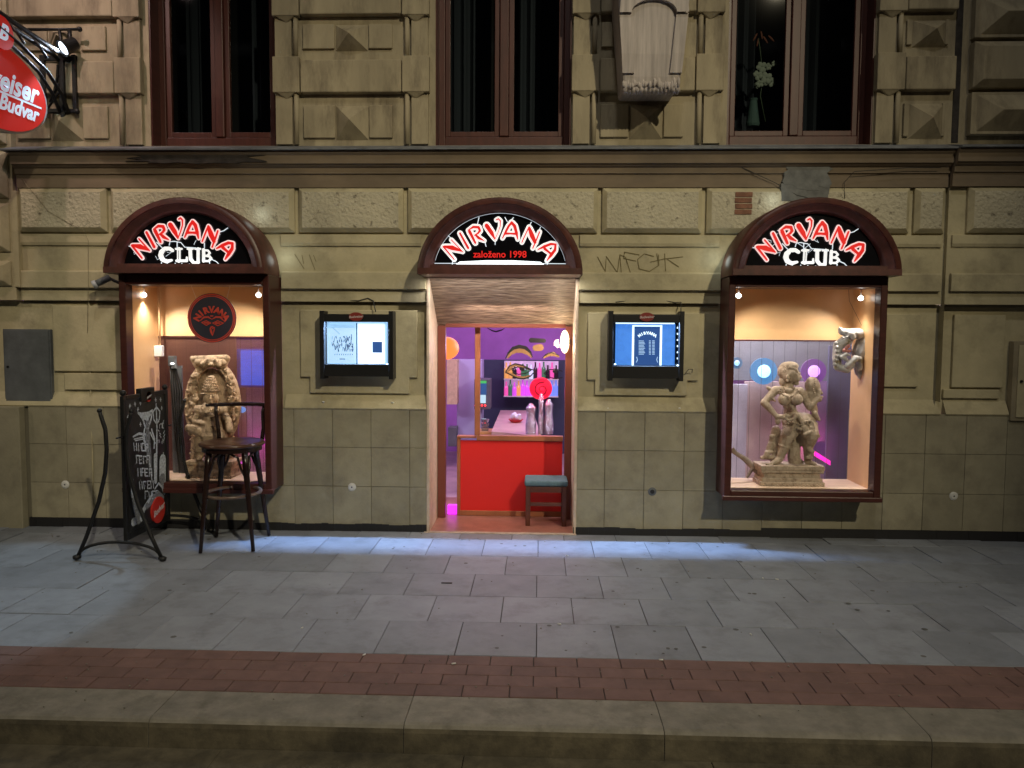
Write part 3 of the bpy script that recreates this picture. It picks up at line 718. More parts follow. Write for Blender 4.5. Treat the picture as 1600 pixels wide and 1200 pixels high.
def hood(cx, label, club=True, sx=1.0):
    H = thing('arched_sign', (cx, -.2, HZ), label, 'sign', 'arched neon signs over the openings')
    R0, R1 = .608, .585
    K = 40
    def arc(r, k=1.0): return [(cx+r*math.cos(math.pi*i/K), HZ+k*r*math.sin(math.pi*i/K)*.915) for i in range(K+1)]
    def ring(mb, r_out, y0, r_in, y1, zb=None):
        a, b = arc(r_out), arc(r_in); n = K+1
        mb.add([(x, y0, z) for x, z in a]+[(x, y1, z) for x, z in b], [(i, i+1, n+i+1, n+i) for i in range(K)])
    mb = MB(); mb.smooth = True
    ring(mb, .612, -.022, .612, -.365); ring(mb, .612, -.365, .600, -.380); ring(mb, .600, -.380, .565, -.380)
    ring(mb, .565, -.380, .556, -.362); ring(mb, .556, -.362, .520, -.345); ring(mb, .520, -.345, .508, -.325); ring(mb, .508, -.325, .496, -.285)
    mb.smooth = False
    # bottom rail
    for (z0, z1, y0) in ((0, .045, -.382), (.045, .072, -.345)):
        hw = .603 if z0 == 0 else .515
        mb.box(cx-hw, cx+hw, y0, -.27, HZ+z0, HZ+z1)
    mb.box(cx-.606, cx+.606, -.27, -.03, HZ, HZ+.02)
    fr = mb.build('hood', M['hood'], H)
    fr.modifiers.new('weld', 'WELD').merge_threshold = .0005
    mb = MB(); pts = arc(.505); mb.add([(x, -.288, max(z, HZ+.06)) for x, z in pts], [tuple(range(K+1))]); mb.build('sign_panel', M['blackp'], H)
    Z = HZ
    def loc(p): return (cx+(p[0]-(.0 if club else .0))*sx, Z+p[1])
    wst, rst, xo = (34, 0, 0) if club else (40, -7, 0)
    def tr(p):
        q = Lp(*p); 
        if club: return (cx+q[0], Z+q[1])
        return (cx+(q[0]+.028)*1.085-.0, Z+q[1]*1.0-.003)
    mb = MB(); y = -.300
    for i, (pts, wd) in enumerate(NIRV): mb.ribbon([tr(p) for p in pts], [(w_+wst)*KM for w_ in wd], y+i*1.2e-4, .002)
    mb.build('letter_outline', M['pink_e'] if club else M['white_e2'], H)
    mb = MB()
    for i, (pts, wd) in enumerate(NIRV): mb.ribbon([tr(p) for p in pts], [max(6, (w_+rst))*KM*1.0 for w_ in wd], y-.006+i*1.2e-4, .002)
    mb.build('letters', M['red_e'], H)
    if club:
        mb = MB()
        for i, (pts, wd) in enumerate(CLUB): mb.ribbon([tr(p) for p in pts], [w_*.95*KM for w_ in wd], y+.004+i*1.2e-4, .002)
        mb.build('letters', M['white_e2'], H)
        mb = MB()
        for st in [[(110, 555), (180, 572)], [(640, 560), (650, 515), (700, 510), (780, 525), (825, 580), (960, 590), (1010, 610)], [(735, 520), (735, 600)], [(1060, 530), (1060, 590)],
                   [(1235, 400), (1290, 385), (1340, 350)], [(1130, 720), (1200, 750), (1240, 790)], [(550, 760), (545, 795)], [(615, 765), (625, 795)], [(710, 768), (720, 785)], [(790, 770), (800, 790)], [(880, 775), (885, 798)], [(985, 770), (990, 800)], [(1120, 755), (1125, 795)], [(490, 520), (560, 590)], [(780, 460), (830, 455)]]:
            mb.tube([(tr(p)[0], y+.003, tr(p)[1]) for p in st], .0035, 6)
        for q_ in range(14):
            a_ = random.uniform(220, 1400); b_ = random.uniform(330, 700); st = [(a_, b_)]
            for s3 in range(2): st.append((st[-1][0]+random.uniform(-70, 70), st[-1][1]+random.uniform(-60, 60)))
            st = [s4 for s4 in st if ((s4[0]-800)/620)**2+((780-s4[1])/560)**2 < .95 and s4[1] < 780]
            if len(st) > 1: mb.tube([(tr(p)[0], y+.004, tr(p)[1]) for p in st], .0018, 5)
        mb.build('neon_wiring', M['wire'], H)
        mb = MB()
        for i, st in enumerate([[(600, 620), (575, 670), (600, 720)], [(755, 620), (755, 725)], [(935, 620), (935, 720)], [(1085, 640), (1090, 655)]]): mb.ribbon([tr(p) for p in st], 6*KM, y-.0005, .001)
        mb.build('letter_inner_line', M['blackp'], H)  # dark inner lines drawn on the CLUB letters
    else:
        mb = MB(); text_into(mb, 'zalo\u017eeno 1998', face_m(cx-.0, -.306, Z+.150), .068, .0012)
        mb.build('small_lettering', M['red_e'], H)
        mb = MB()
        pr = [(x, z) for x, z in arc(.500)]
        mb.tube([(x, -.292, z) for x, z in pr if z > Z+.09], .0032, 6); mb.tube([(cx-.49, -.292, Z+.085), (cx+.49, -.292, Z+.085)], .003, 6)
        mb.build('trim_line', M['wire'], H)
        mb = MB(); 
        mb.prism([(cx-.33, Z+.078), (cx+.33, Z+.078), (cx+.30, Z+.098), (cx+.1, Z+.108), (cx-.1, Z+.108), (cx-.30, Z+.098)], -.2985, -.2975); mb.build('light_strip', M['white_e'], H)
        mb = MB()
        for st in [[(560, 300), (575, 215)], [(880, 270), (850, 215)], [(900, 268), (945, 218)], [(1110, 330), (1135, 270)], [(1210, 395), (1235, 330)], [(205, 560), (130, 520)], [(300, 480), (250, 430)], [(1410, 560), (1440, 520)], [(310, 720), (300, 800)], [(1330, 720), (1310, 800)], [(640, 490), (660, 560)], [(755, 480), (755, 540)]]:
            mb.tube([(tr(p)[0], y+.002, tr(p)[1]) for p in st], .0035, 6)
        mb.build('neon_wiring', M['wire'], H)
    return H
hood(-2.37, 'dark red arched hood with red NIRVANA and white CLUB neon over the left showcase')
hood(2.30, 'dark red arched hood with red NIRVANA and white CLUB neon over the right showcase')
hood(-.005, 'dark red arched hood over the doorway reading NIRVANA zalo\u017eeno 1998', club=False)
# light leaking from the transformers behind the hoods
for cx, dx in ((-2.37, .60), (2.30, -.60), (2.30, .59), (-2.37, .2)):
    pass
lamp('hood_leak_light', 'POINT', (-1.71, -.09, 2.18), .22, (.9, 1, .92), None, .05)
lamp('hood_leak_light', 'POINT', (1.64, -.09, 2.18), .26, (.9, 1, .92), None, .05)
lamp('hood_leak_light', 'POINT', (-1.88, -.12, 2.51), .14, (.9, 1, .95), None, .05)
lamp('hood_leak_light', 'POINT', (2.06, -.12, 2.62), .16, (.9, 1, .95), None, .05)
# cool glow of the signs towards pavement
for cx, e in ((-2.37, 2.5), (2.30, 2.0), (0, 4)):
    lamp('neon_glow', 'AREA', (cx, -.40, HZ+.25), e, (.80, .90, 1), (cx, -3, .2), .8, .3)

# ================================================================== SHOWCASES
def showcase(x0, x1, label, mirror):
    """box with wooden frame, glass, inside walls; x0/x1 outer edges"""
    S = thing('showcase', ((x0+x1)/2, 0, .37), label, 'display case', 'wooden showcases beside the doorway')
    zb, zt = .372, 2.03; yf = -.28; t = .050
    mb = MB()
    mb.box(x0, x0+t, yf, -.0, zb, zt); mb.box(x1-t, x1, yf, -.0, zb, zt)
    mb.box(x0+t, x1-t, yf+.002, -.0, zb, zb+.056); mb.box(x0+t, x1-t, yf+.002, 0, 1.952, zt)
    mb.box(x0-.012, x1+.012, yf-.012, yf+.03, zb-.022, zb+.016)
    mb.build('frame', M['wood'], S, bevel=.006)
    mb = MB()
    i0, i1 = x0+t, x1-t; zs, zc = .44, 1.965; yg = -.19; yb = .215
    mb.quad((i0, yg, zs-.01), (i1, yg, zs-.01), (i1, yg, zc), (i0, yg, zc)); mb.build('glass_pane', M['glass'], S)
    mb = MB()
    mb.box(i0+.001, i1-.001, -.185, yb, zs-.03, zs-.008); mb.build('shelf', M['shelfw'], S)
    mb = MB()
    mb.quad((i0+.002, -.18, zs-.01), (i0+.002, yb, zs-.01), (i0+.002, yb, zc), (i0+.002, -.18, zc)); mb.quad((i1-.002, -.18, zs-.01), (i1-.002, -.18, zc), (i1-.002, yb, zc), (i1-.002, yb, zs-.01))
    mb.quad((i0, -.18, zc), (i1, -.18, zc), (i1, yb, zc), (i0, yb, zc)); mb.box(i0, i1, yb, yb+.02, 1.560, zc)
    mb.build('lining', M['orange'], S)
    mb = MB(); mb.box(i0, i1, yb-.006, yb+.0, 1.548, 1.559); mb.build('blind_rail', M['wood'], S)
    mb = MB(); mb.quad((i0, yb+.008, zs-.01), (i1, yb+.008, zs-.01), (i1, yb+.008, 1.558), (i0, yb+.008, 1.558)); mb.build('bamboo_blind', M['blindL'] if mirror else M['blindR'], S)
    return S
showcase(-2.915, -1.755, 'left wooden showcase with carved deity, round black sticker and dark bamboo blind', True)
showcase(1.695, 2.855, 'right wooden showcase with dancer statue and wall mounted grey dragon head', False)
# spots inside showcases
def spot_fix(px, py, y, label, tgt, e):
    p = at(px, py, y); T = thing('spotlight', tuple(p), label, 'spotlight', 'small spotlights inside the showcases')
    mb = MB(); mb.ball(p, (.021, .016, .019), 12, 8); mb.build('bulb', M['bulb'], T)
    mb = MB(); mb.tube([p+Vector((0, 0, .02)), Vector((p.x, p.y, 1.965))], .004, 6); mb.lathe((p.x, p.y, 1.955), [(.02, 0), (.02, .01)], 12); mb.build('stem', M['white'], T)
    lamp('showcase_spot', 'SPOT', p+(Vector(tgt)-p).normalized()*.03, e, (1, .90, .78), tgt, .02, spot=125, blend=.8)
spot_fix(225, 461, -.03, 'lit spotlight at the upper left inside the left showcase', (-2.35, .05, .9), 31)
spot_fix(404, 461, -.12, 'lit spotlight at the upper right inside the left showcase', (-2.4, .1, 1.0), 30)
spot_fix(1154, 462, -.12, 'lit spotlight at the upper left inside the right showcase', (2.3, .1, 1.0), 20)
spot_fix(1345, 466, -.05, 'lit spotlight at the upper right inside the right showcase', (2.2, .05, .9), 20)

# round sticker sign hanging in the left showcase
c = at(331, 497, -.165)
T = thing('round_sign', tuple(c), 'round black and red NIRVANA sign with painted eyes hanging in the left showcase', 'sign')
Rr = .192; red = mat('sticker_red', (.62, .07, .045), .5); blk = mat('sticker_black', (.035, .035, .055), .45)
mb = MB(); mb.lathe(tuple(c), [(0.0, 0), (Rr, 0), (Rr, .004)], 48, 'y'); mb.build('disc', blk, T)
mb = MB()
for (ra, rb) in ((.973, .925), (.90, .865)):
    n = 64; vs = []
    for i in range(n):
        a = 2*math.pi*i/n; vs += [(c.x+Rr*ra*math.cos(a), c.y-.0012, c.z+Rr*ra*math.sin(a)), (c.x+Rr*rb*math.cos(a), c.y-.0012, c.z+Rr*rb*math.sin(a))]
    mb.add(vs, [(2*i, 2*((i+1) % n), 2*((i+1) % n)+1, 2*i+1) for i in range(n)])
mb.build('rings', red, T)
mb = MB(); arc_text(mb, 'NIRVANA', c.x, c.z-.055, .125, R(122), .068, c.y-.0025, off=.0035, squash=.95); mb.build('lettering', red, T)
mb = MB(); U = Rr/265
def sp(a, b): return (c.x+(a-945)*U, c.z-(b-387)*U)
def cst(pts, wd, yy=-.002): mb.ribbon([sp(*p) for p in pts], [w_*U for w_ in wd] if isinstance(wd, list) else wd*U, c.y+yy, .0008)
cst([(820, 415), (860, 380), (905, 375), (945, 400)], [6, 18, 18, 5]); cst([(950, 400), (990, 375), (1040, 378), (1075, 415)], [5, 18, 18, 6])
cst([(835, 435), (885, 415), (935, 440), (885, 465), (835, 435)], 9); cst([(955, 440), (1010, 415), (1070, 440), (1010, 468), (955, 440)], 9)
cst([(865, 438), (905, 438)], [14, 20]); cst([(990, 440), (1030, 440)], [20, 14])
cst([(950, 500), (962, 492), (955, 480), (938, 482), (928, 500), (935, 530), (950, 575)], [8, 10, 12, 14, 16, 26, 6]); cst([(975, 485), (968, 520), (950, 575)], [8, 12, 5]); cst([(935, 365), (958, 365)], 12)
mb.build('painted_eyes', red, T)
mb = MB(); mb.tube([c+Vector((-.12, 0, .15)), (c.x-.16, c.y, 1.96)], .0015, 5); mb.tube([c+Vector((.12, 0, .15)), (c.x+.15, c.y, 1.96)], .0015, 5); mb.build('string', M['white'], T)

# conduit box and clip lamp with cables in left showcase
p = at(249, 547, .16); T = thing('junction_box', tuple(p), 'white junction box with conduit on the orange side wall of the left showcase', 'junction box')
mb = MB(); q = at(243, 540, .16); q2 = at(256, 557, .16); mb.box(-2.862, q2.x, .13, .17, q2.z, q.z); mb.build('box', M['white'], T, bevel=.004)
mb = MB(); mb.tube([(q2.x-.025, .15, q.z), (q2.x-.025, .15, 1.96)], .008, 8); mb.build('conduit', mat('conduit_paint', (.5, .3, .15), .5), T)
p = at(270, 566, .05); T = thing('clip_lamp', tuple(p), 'grey clip lamp with trailing cables left of the carved deity', 'lamp')
mb = MB(); mb.box(p.x-.03, p.x+.02, .03, .08, p.z-.03, p.z+.05); mb.lathe((p.x+.015, .05, p.z-.05), [(.012, .06), (.03, .0), (.028, .001)], 14); mb.build('lamp_head', M['grey'], T, bevel=.004)
mb = MB(); mb.ball((p.x+.01, .02, p.z-.01), (.018, .01, .008)); mb.build('bulb', mat('clip_bulb', (.8, .8, .8), .4, emit=(1, 1, 1), estr=1.6), T)
mb = MB()
for k in range(5):
    mb.tube([p+Vector((.01*k-.02, 0, -.03)), at(268+4*k, 610, .05), at(272+3*k, 660, .07+.01*k), at(276+3*k, 700, .1), at(282+2*k, 742, .12)], .007, 6)
mb.build('cables', M['cable'], T)
mb = MB(); a = at(268, 600, .13); b = at(288, 740, .13); mb.box(a.x, b.x, .12, .14, .435, a.z+.15); mb.build('backing_strip', M['grey'], T)

# ---- organic carving helper: overlapping volumes fused into one skin
def cap(mb, p0, p1, r0, r1, seg=10):
    p0 = Vector(p0); p1 = Vector(p1); n = max(2, int((p1-p0).length/max(.4*min(r0, r1), .004)))
    n = min(n, 14)
    mb.ball(p0, r0, seg, 6); mb.ball(p1, r1, seg, 6)
    pts = [p0.lerp(p1, i/4) for i in range(5)]; mb.tube(pts, [r0+(r1-r0)*i/4 for i in range(5)], seg)
def fuse(o, vox, sm=3, fac=.5):
    r = o.modifiers.new('fuse', 'REMESH'); r.mode = 'VOXEL'; r.voxel_size = vox; r.use_smooth_shade = True
    if sm: s = o.modifiers.new('soften', 'SMOOTH'); s.iterations = sm; s.factor = fac
    return o

# ---- dancer statue (right showcase)
DY = .0
def D(a, b, dy=0.0): return at(1170+a/5.457, 550+b/5.457, DY+dy)
k = 1/1080
T = thing('dancer_statue', (D(335, 1150).x, DY, .432), 'carved sandstone dancing woman on a moulded pedestal in the right showcase', 'statue')
mb = MB()
def E_(a, b, dy, rx, rz, ry=None, rot=0.0): mb.ball(D(a, b, dy), (rx*k, (ry or min(rx, rz))*k, rz*k), 14, 10, rot=Matrix.Rotation(rot, 3, 'Y'))
def Cp(a, b, dy, a2, b2, dy2, r0, r1): cap(mb, D(a, b, dy), D(a2, b2, dy2), r0*k, r1*k)
# torso
Cp(335, 370, 0, 350, 480, 0, 72, 50); Cp(350, 480, 0, 365, 590, .0, 50, 84); Cp(225, 325, 0, 435, 335, 0, 36, 34); Cp(345, 290, 0, 340, 340, 0, 34, 44)
E_(300, 405, -.062, 50, 52, 46); E_(412, 405, -.062, 48, 50, 46); E_(368, 480, -.06, 24, 26, 18); E_(345, 330, -.05, 40, 22, 16)
# head with bun, brow, nose, lips, ear
E_(350, 185, 0, 72, 84, 76); E_(325, 165, .02, 78, 82, 74); E_(300, 250, .02, 44, 52, 40); E_(395, 215, -.01, 42, 52, 52); E_(350, 120, 0, 74, 40, 60)
Cp(425, 190, -.03, 440, 215, -.032, 10, 14); E_(400, 195, -.052, 20, 9, 10); E_(420, 240, -.035, 20, 9, 14); E_(405, 268, -.02, 24, 18, 24); E_(330, 225, -.06, 14, 30, 12)
Cp(380, 172, -.055, 440, 180, -.03, 9, 7)
# right arm akimbo
Cp(222, 330, 0, 132, 432, -.02, 38, 30); Cp(132, 432, -.02, 240, 552, -.06, 34, 20); Cp(240, 552, -.06, 335, 545, -.085, 22, 14)
for q in ((320, 530), (335, 545), (325, 562), (300, 575)): Cp(270, 552, -.08, q[0], q[1], -.09, 13, 7)
E_(200, 400, -.01, 40, 12, 34, .6); E_(170, 310, .0, 26, 16, 20, .7); E_(248, 590, -.06, 24, 30, 20)
# left arm raised, holding a mirror-like figure
Cp(440, 335, 0, 520, 470, -.02, 36, 32); Cp(520, 470, -.02, 592, 395, -.04, 32, 20); Cp(592, 395, -.04, 600, 330, -.04, 18, 12)
E_(540, 285, .0, 62, 76, 50); E_(575, 300, -.01, 34, 60, 34); Cp(600, 320, -.03, 622, 352, -.03, 14, 12); E_(612, 382, -.02, 26, 10, 14); E_(600, 400, -.02, 24, 26, 26); E_(540, 360, 0, 56, 60, 44); Cp(520, 380, 0, 560, 500, 0, 40, 30)
Cp(560, 500, 0, 590, 570, -.03, 22, 12); Cp(545, 560, 0, 600, 580, -.04, 16, 10)
# hips and legs
E_(400, 590, 0, 120, 84, 76, .3); Cp(400, 600, 0, 330, 720, -.03, 84, 62); Cp(330, 720, -.03, 300, 790, -.03, 60, 46); Cp(305, 800, -.03, 262, 905, -.02, 48, 30)
Cp(262, 915, -.02, 190, 955, -.07, 30, 18); Cp(470, 610, .0, 530, 700, -.05, 96, 70); Cp(530, 700, -.05, 505, 810, 0, 68, 44); Cp(505, 810, 0, 505, 930, .01, 42, 32); Cp(505, 940, 0, 560, 955, -.06, 26, 18)
E_(262, 905, -.02, 42, 16, 38); E_(330, 730, -.03, 66, 16, 60, .4); E_(300, 805, -.03, 54, 12, 50, .3)
for q in ((150, 958), (170, 968), (200, 972)): Cp(200, 950, -.06, q[0], q[1], -.09, 14, 9)
# drapery, sashes, ornaments
for (a, b, c_, d_, r0, r1, dy) in ((560, 520, 600, 580, 24, 12, -.04), (560, 620, 580, 700, 30, 14, -.03), (575, 690, 600, 720, 16, 10, -.03), (470, 640, 480, 700, 22, 18, -.09), (480, 700, 530, 680, 18, 16, -.1), (230, 660, 190, 790, 36, 30, .03), (190, 790, 150, 880, 32, 22, .02),
                              (150, 880, 120, 905, 24, 14, 0), (150, 860, 200, 850, 20, 12, 0), (215, 900, 110, 900, 24, 16, .02), (520, 830, 545, 880, 24, 14, -.05), (545, 850, 500, 900, 18, 12, -.05), (500, 900, 540, 905, 16, 10, -.05), (420, 540, 470, 640, 20, 16, -.085), (400, 530, 380, 600, 18, 14, -.09),
                              (360, 860, 440, 940, 30, 26, .03), (400, 760, 400, 940, 40, 40, .04), (360, 690, 385, 930, 56, 50, .03), (250, 690, 225, 930, 40, 44, .04), (440, 640, 470, 760, 60, 50, .02), (190, 720, 210, 715, 18, 12, .0)):
    Cp(a, b, dy, c_, d_, dy, r0, r1)
for i in range(9):
    a = i/8*math.pi; E_(340-85*math.cos(a), 330+50*math.sin(a), -.065, 10, 10, 10)
for i in range(11):
    E_(300+i*22, 560+18*math.sin(i*.9)+i*2, -.09, 12, 12, 12)
for i in range(7): E_(420+i*20, 650+10*math.sin(i*2), -.095, 10, 16, 10)
fuse(mb.build('figure', M['carved2'], T), .0045, 1, .25)
mb = MB()   # crisp jewellery, hair and folds over the fused body
for i in range(15):
    a = math.pi*i/14; E_(342-70*math.cos(a), 318+62*math.sin(a), -.075-.02*math.sin(a), 6, 7, 6)
    E_(345-46*math.cos(a), 300+30*math.sin(a), -.055, 5, 5, 5)
E_(342, 392, -.105, 12, 16, 8); E_(368, 470, -.085, 12, 14, 8)
for i in range(17): E_(285+i*15, 585+22*math.sin(i*.75)+i*1.5, -.095, 6.5, 7, 7)
for i in range(15): E_(290+i*16, 612+26*math.sin(i*.8+1)+i*1.5, -.098, 5.5, 6, 6)
for (a_, b_, r_, ro) in ((178, 385, 36, .7), (170, 395, 34, .7), (225, 540, 22, .9), (272, 890, 38, .2), (276, 880, 38, .2), (300, 792, 50, .2), (335, 716, 62, .4), (555, 425, 28, -.9), (505, 905, 36, 0), (508, 892, 38, 0), (525, 712, 66, .1)): E_(a_, b_, -.012 if b_ < 560 else -.02, r_, 4, r_*.98, ro)
for i in range(10): p0 = D(290+i*13, 112+abs(i-4.5)**2*1.6, -.045); mb.tube([p0, p0+Vector((.004, -.012, -.012)), p0+Vector((.006, -.016, -.03))], .003, 5)
E_(405, 190, -.062, 13, 4, 5); E_(432, 188, -.045, 9, 4, 5); E_(420, 240, -.048, 13, 3, 8); E_(420, 248, -.046, 11, 3, 8); E_(392, 176, -.062, 22, 3, 6); E_(328, 215, -.078, 8, 14, 6); E_(326, 245, -.074, 12, 12, 8)
for i in range(8): E_(560+6*math.sin(i), 235+i*16, -.05, 7, 5, 5)
for k_ in range(7):
    mb.tube([D(470+k_*13, 590, -.085), D(478+k_*14, 660, -.092), D(486+k_*11, 740, -.07)], [.003, .004, .002], 5)
    mb.tube([D(300+k_*12, 640, -.085), D(290+k_*12, 690, -.09), D(285+k_*9, 730, -.075)], [.003, .004, .002], 5)
mb.build('chiselled_detail', M['carved2'], T)
mb = MB()
a = D(62, 1140); b = D(605, 1140)
for (x0, x1, z0, z1) in ((62, 605, 1090, 1160), (78, 590, 1060, 1092), (95, 575, 1010, 1062), (75, 600, 985, 1012), (68, 606, 955, 987)):
    A = D(x0, z1); Bp = D(x1, z0); mb.box(A.x, Bp.x, -.115+.0006*abs(x0-62), .115, A.z, Bp.z)
ped = mb.build('pedestal', M['carved2'], T, bevel=.006)
mb = MB()
for i in range(38):
    p = D(75+i*14, 1118); mb.ball((p.x, -.117, p.z+.010*(i % 2)), (.006, .005, .008), 6, 5)
mb.build('beading', M['carved2'], ped)
# driftwood beside it
T = tag(None or (lambda mb: (cap(mb, at(1142, 703, .1), at(1165, 718, .1), .016, .022), cap(mb, at(1165, 718, .1), at(1190, 742, .1), .024, .03), cap(mb, at(1180, 725, .1), at(1168, 745, .05), .016, .012), cap(mb, at(1185, 730, .1), at(1200, 748, .1), .022, .02), cap(mb, at(1150, 708, .1), at(1146, 700, .08), .014, .008),
     fuse(mb.build('driftwood', mat('driftwood', (.22, .18, .15), .9, var=.3, vscale=20, bump=.6, bscale=60), None, loc=tuple(at(1185, 750, .1))), .006, 2))[-1])(MB()), 'piece of grey driftwood lying left of the dancer statue', 'driftwood')

# ---- dragon head on side wall
DY2 = .02; k2 = 1/2400
def D2(a, b, dy=0.0): return at(1290+a/12, 500+b/12, DY2+dy)
T = thing('dragon_head', tuple(D2(740, 600)), 'grey carved dragon head hanging on the side wall of the right showcase', 'carved head')
mb = MB()
def E2(a, b, dy, rx, rz, ry=None, rot=0.0): mb.ball(D2(a, b, dy), (rx*k2, (ry or min(rx, rz))*k2, rz*k2), 14, 10, rot=Matrix.Rotation(rot, 3, 'Y'))
def C2(a, b, dy, a2, b2, dy2, r0, r1): cap(mb, D2(a, b, dy), D2(a2, b2, dy2), r0*k2, r1*k2)
C2(700, 400, 0, 640, 620, 0, 130, 150); C2(640, 620, .02, 650, 960, .02, 140, 110); C2(650, 960, .02, 650, 1060, .02, 90, 50)
C2(620, 260, -.02, 300, 220, -.02, 100, 62); C2(300, 215, -.03, 275, 170, -.03, 56, 40); C2(480, 260, -.05, 520, 330, -.05, 60, 50); E2(560, 250, -.04, 90, 60, 60, .5)
C2(420, 350, 0, 240, 470, 0, 110, 90); C2(240, 470, 0, 210, 700, 0, 96, 84); C2(210, 700, 0, 220, 880, 0, 86, 70); C2(220, 880, -.01, 400, 930, -.02, 74, 70); C2(400, 930, -.02, 520, 850, -.03, 60, 40)
C2(420, 850, -.05, 560, 720, -.06, 60, 60); C2(560, 720, -.06, 640, 740, -.06, 56, 40); C2(640, 740, -.06, 640, 900, -.05, 50, 60); C2(380, 640, -.05, 300, 690, -.05, 44, 40); C2(300, 690, -.05, 380, 740, -.05, 40, 40); C2(400, 640, -.06, 450, 660, -.06, 26, 20)
for i in range(6): E2(190+20*math.sin(i), 430+80*i, -.04, 40, 34, 40)
for i in range(5): E2(330+70*i, 330-14*i, -.05, 26, 22, 26)
fuse(mb.build('head', M['dragon'], T), .0045, 1, .4)
mb = MB()
for (a, b, r_) in ((430, 490, 34), (390, 530, 34), (350, 570, 34), (400, 590, 34), (450, 580, 30)): E2(a, b, -.055, r_, r_, 20)
mb.build('tongue', mat('dull_red_paint', (.42, .16, .14), .5), T)
mb = MB(); mb.tube([D2(700, 150, .02), at(1327, 470, .05), at(1326, 452, .05)], .0015, 5); mb.build('hanging_cord', M['cable'], T)

# ---- deity relief (left showcase)
DY3 = .02; k3 = 1/1132
FO = [0.0]
def D3(a, b, dy=0.0): return at(280+a/5.717, 550+b/5.717, DY3+dy+FO[0])
T = thing('deity_statue', (D3(315, 1125).x, DY3, .432), 'carved brown deity standing before an oval halo in the left showcase', 'statue')
mb = MB()
def E3(a, b, dy, rx, rz, ry=None, rot=0.0): mb.ball(D3(a, b, dy), (rx*k3, (ry or min(rx, rz))*k3, rz*k3), 14, 10, rot=Matrix.Rotation(rot, 3, 'Y'))
def C3(a, b, dy, a2, b2, dy2, r0, r1): cap(mb, D3(a, b, dy), D3(a2, b2, dy2), r0*k3, r1*k3)
cen = (300, 470); HRX, HRZ = 222, 395
pts = []
for i in range(27):
    a = R(-62+304*i/26); pts.append(D3(cen[0]+HRX*math.cos(a), cen[1]-HRZ*math.sin(a)*(.93), .02))
mb.tube(pts, .030, 8); mb.tube([p+Vector(((.026 if p.x < D3(300, 0).x else -.026), -.02, -.012)) for p in pts[3:-3]], .012, 8)
E3(295, 480, .045, 205, 350, 20); C3(160, 640, .03, 160, 940, .03, 50, 60); C3(430, 640, .03, 430, 940, .03, 50, 60)
for i in range(0, 27):                                   # flame and floret border
    p = pts[i]; mb.ball(p+Vector((0, -.03, 0)), (.014, .014, .014), 8, 6)
random.seed(11)
for i in range(46):
    s_ = random.choice((-1, 1)); b = random.uniform(190, 620); xx = 295+s_*random.uniform(140, 195)*(1 if b > 230 else .8)
    E3(xx, b, -.02-random.random()*.02, random.uniform(12, 26), random.uniform(12, 30), 20)
for s_ in (-1, 1):                                        # attendant figures each side
    x = 295+s_*165
    for (b, rx, rz) in ((225, 30, 34), (270, 40, 34), (340, 34, 52), (420, 40, 34), (460, 30, 36), (520, 36, 44), (590, 34, 40)): E3(x+random.uniform(-8, 8), b, -.035, rx, rz, 30)
    for q in range(4): C3(x, 250+90*q, -.045, x+s_*random.uniform(20, 50), 290+90*q, -.03, 12, 9); C3(x, 260+85*q, -.05, x-s_*random.uniform(20, 50), 250+90*q, -.03, 11, 8)
# crest (lion-face shelf on top)
C3(140, 62, -.01, 420, 52, -.01, 30, 30); C3(170, 90, -.02, 390, 90, -.02, 34, 34); E3(285, 85, -.05, 62, 52, 44); E3(250, 75, -.075, 16, 16, 14); E3(320, 75, -.075, 16, 16, 14); E3(285, 110, -.08, 24, 20, 20); C3(115, 55, 0, 160, 120, 0, 22, 30); C3(435, 55, 0, 400, 120, 0, 22, 30); E3(220, 110, -.05, 30, 30, 24); E3(350, 110, -.05, 30, 30, 24)
FO[0] = -.040
# deity: crown of stacked rings, face, torso, arms, legs
for (b, r_) in ((225, 30), (250, 46), (275, 56), (298, 62), (322, 66), (345, 68)): E3(285, b, -.055, r_, 15, r_)
C3(285, 250, -.05, 285, 350, -.05, 36, 54); E3(283, 405, -.06, 64, 66, 58); E3(262, 395, -.1, 14, 7, 8); E3(304, 395, -.1, 14, 7, 8); C3(283, 392, -.105, 281, 420, -.112, 8, 12); E3(282, 438, -.105, 18, 8, 9); E3(282, 456, -.09, 24, 14, 20)
E3(228, 420, -.05, 14, 30, 14); E3(342, 420, -.05, 14, 30, 14); E3(240, 372, -.09, 60, 7, 20)
C3(283, 460, -.04, 283, 500, -.04, 34, 44); C3(175, 520, -.04, 400, 520, -.04, 48, 48); C3(285, 530, -.045, 290, 640, -.045, 98, 78); C3(290, 640, -.05, 290, 740, -.05, 88, 112)
E3(245, 545, -.10, 36, 32, 20); E3(325, 545, -.10, 36, 32, 20); E3(285, 560, -.12, 18, 22, 16)
for i in range(11):
    a = math.pi*i/10; E3(285-75*math.cos(a), 510+62*math.sin(a), -.115, 10, 12, 10)
C3(180, 525, -.04, 140, 620, -.06, 36, 28); C3(140, 620, -.06, 225, 640, -.11, 28, 20); C3(390, 525, -.04, 440, 610, -.06, 36, 28); C3(440, 610, -.06, 450, 690, -.09, 30, 34); C3(175, 540, -.02, 120, 470, -.04, 26, 20); C3(400, 540, -.02, 460, 470, -.04, 26, 20)
C3(90, 680, -.07, 190, 710, -.09, 40, 48); C3(190, 710, -.09, 250, 770, -.08, 48, 40); C3(100, 690, -.07, 95, 730, -.07, 24, 18)
C3(260, 600, -.12, 245, 700, -.13, 14, 12); C3(245, 700, -.13, 320, 775, -.12, 12, 12); C3(330, 600, -.12, 345, 700, -.12, 14, 12)
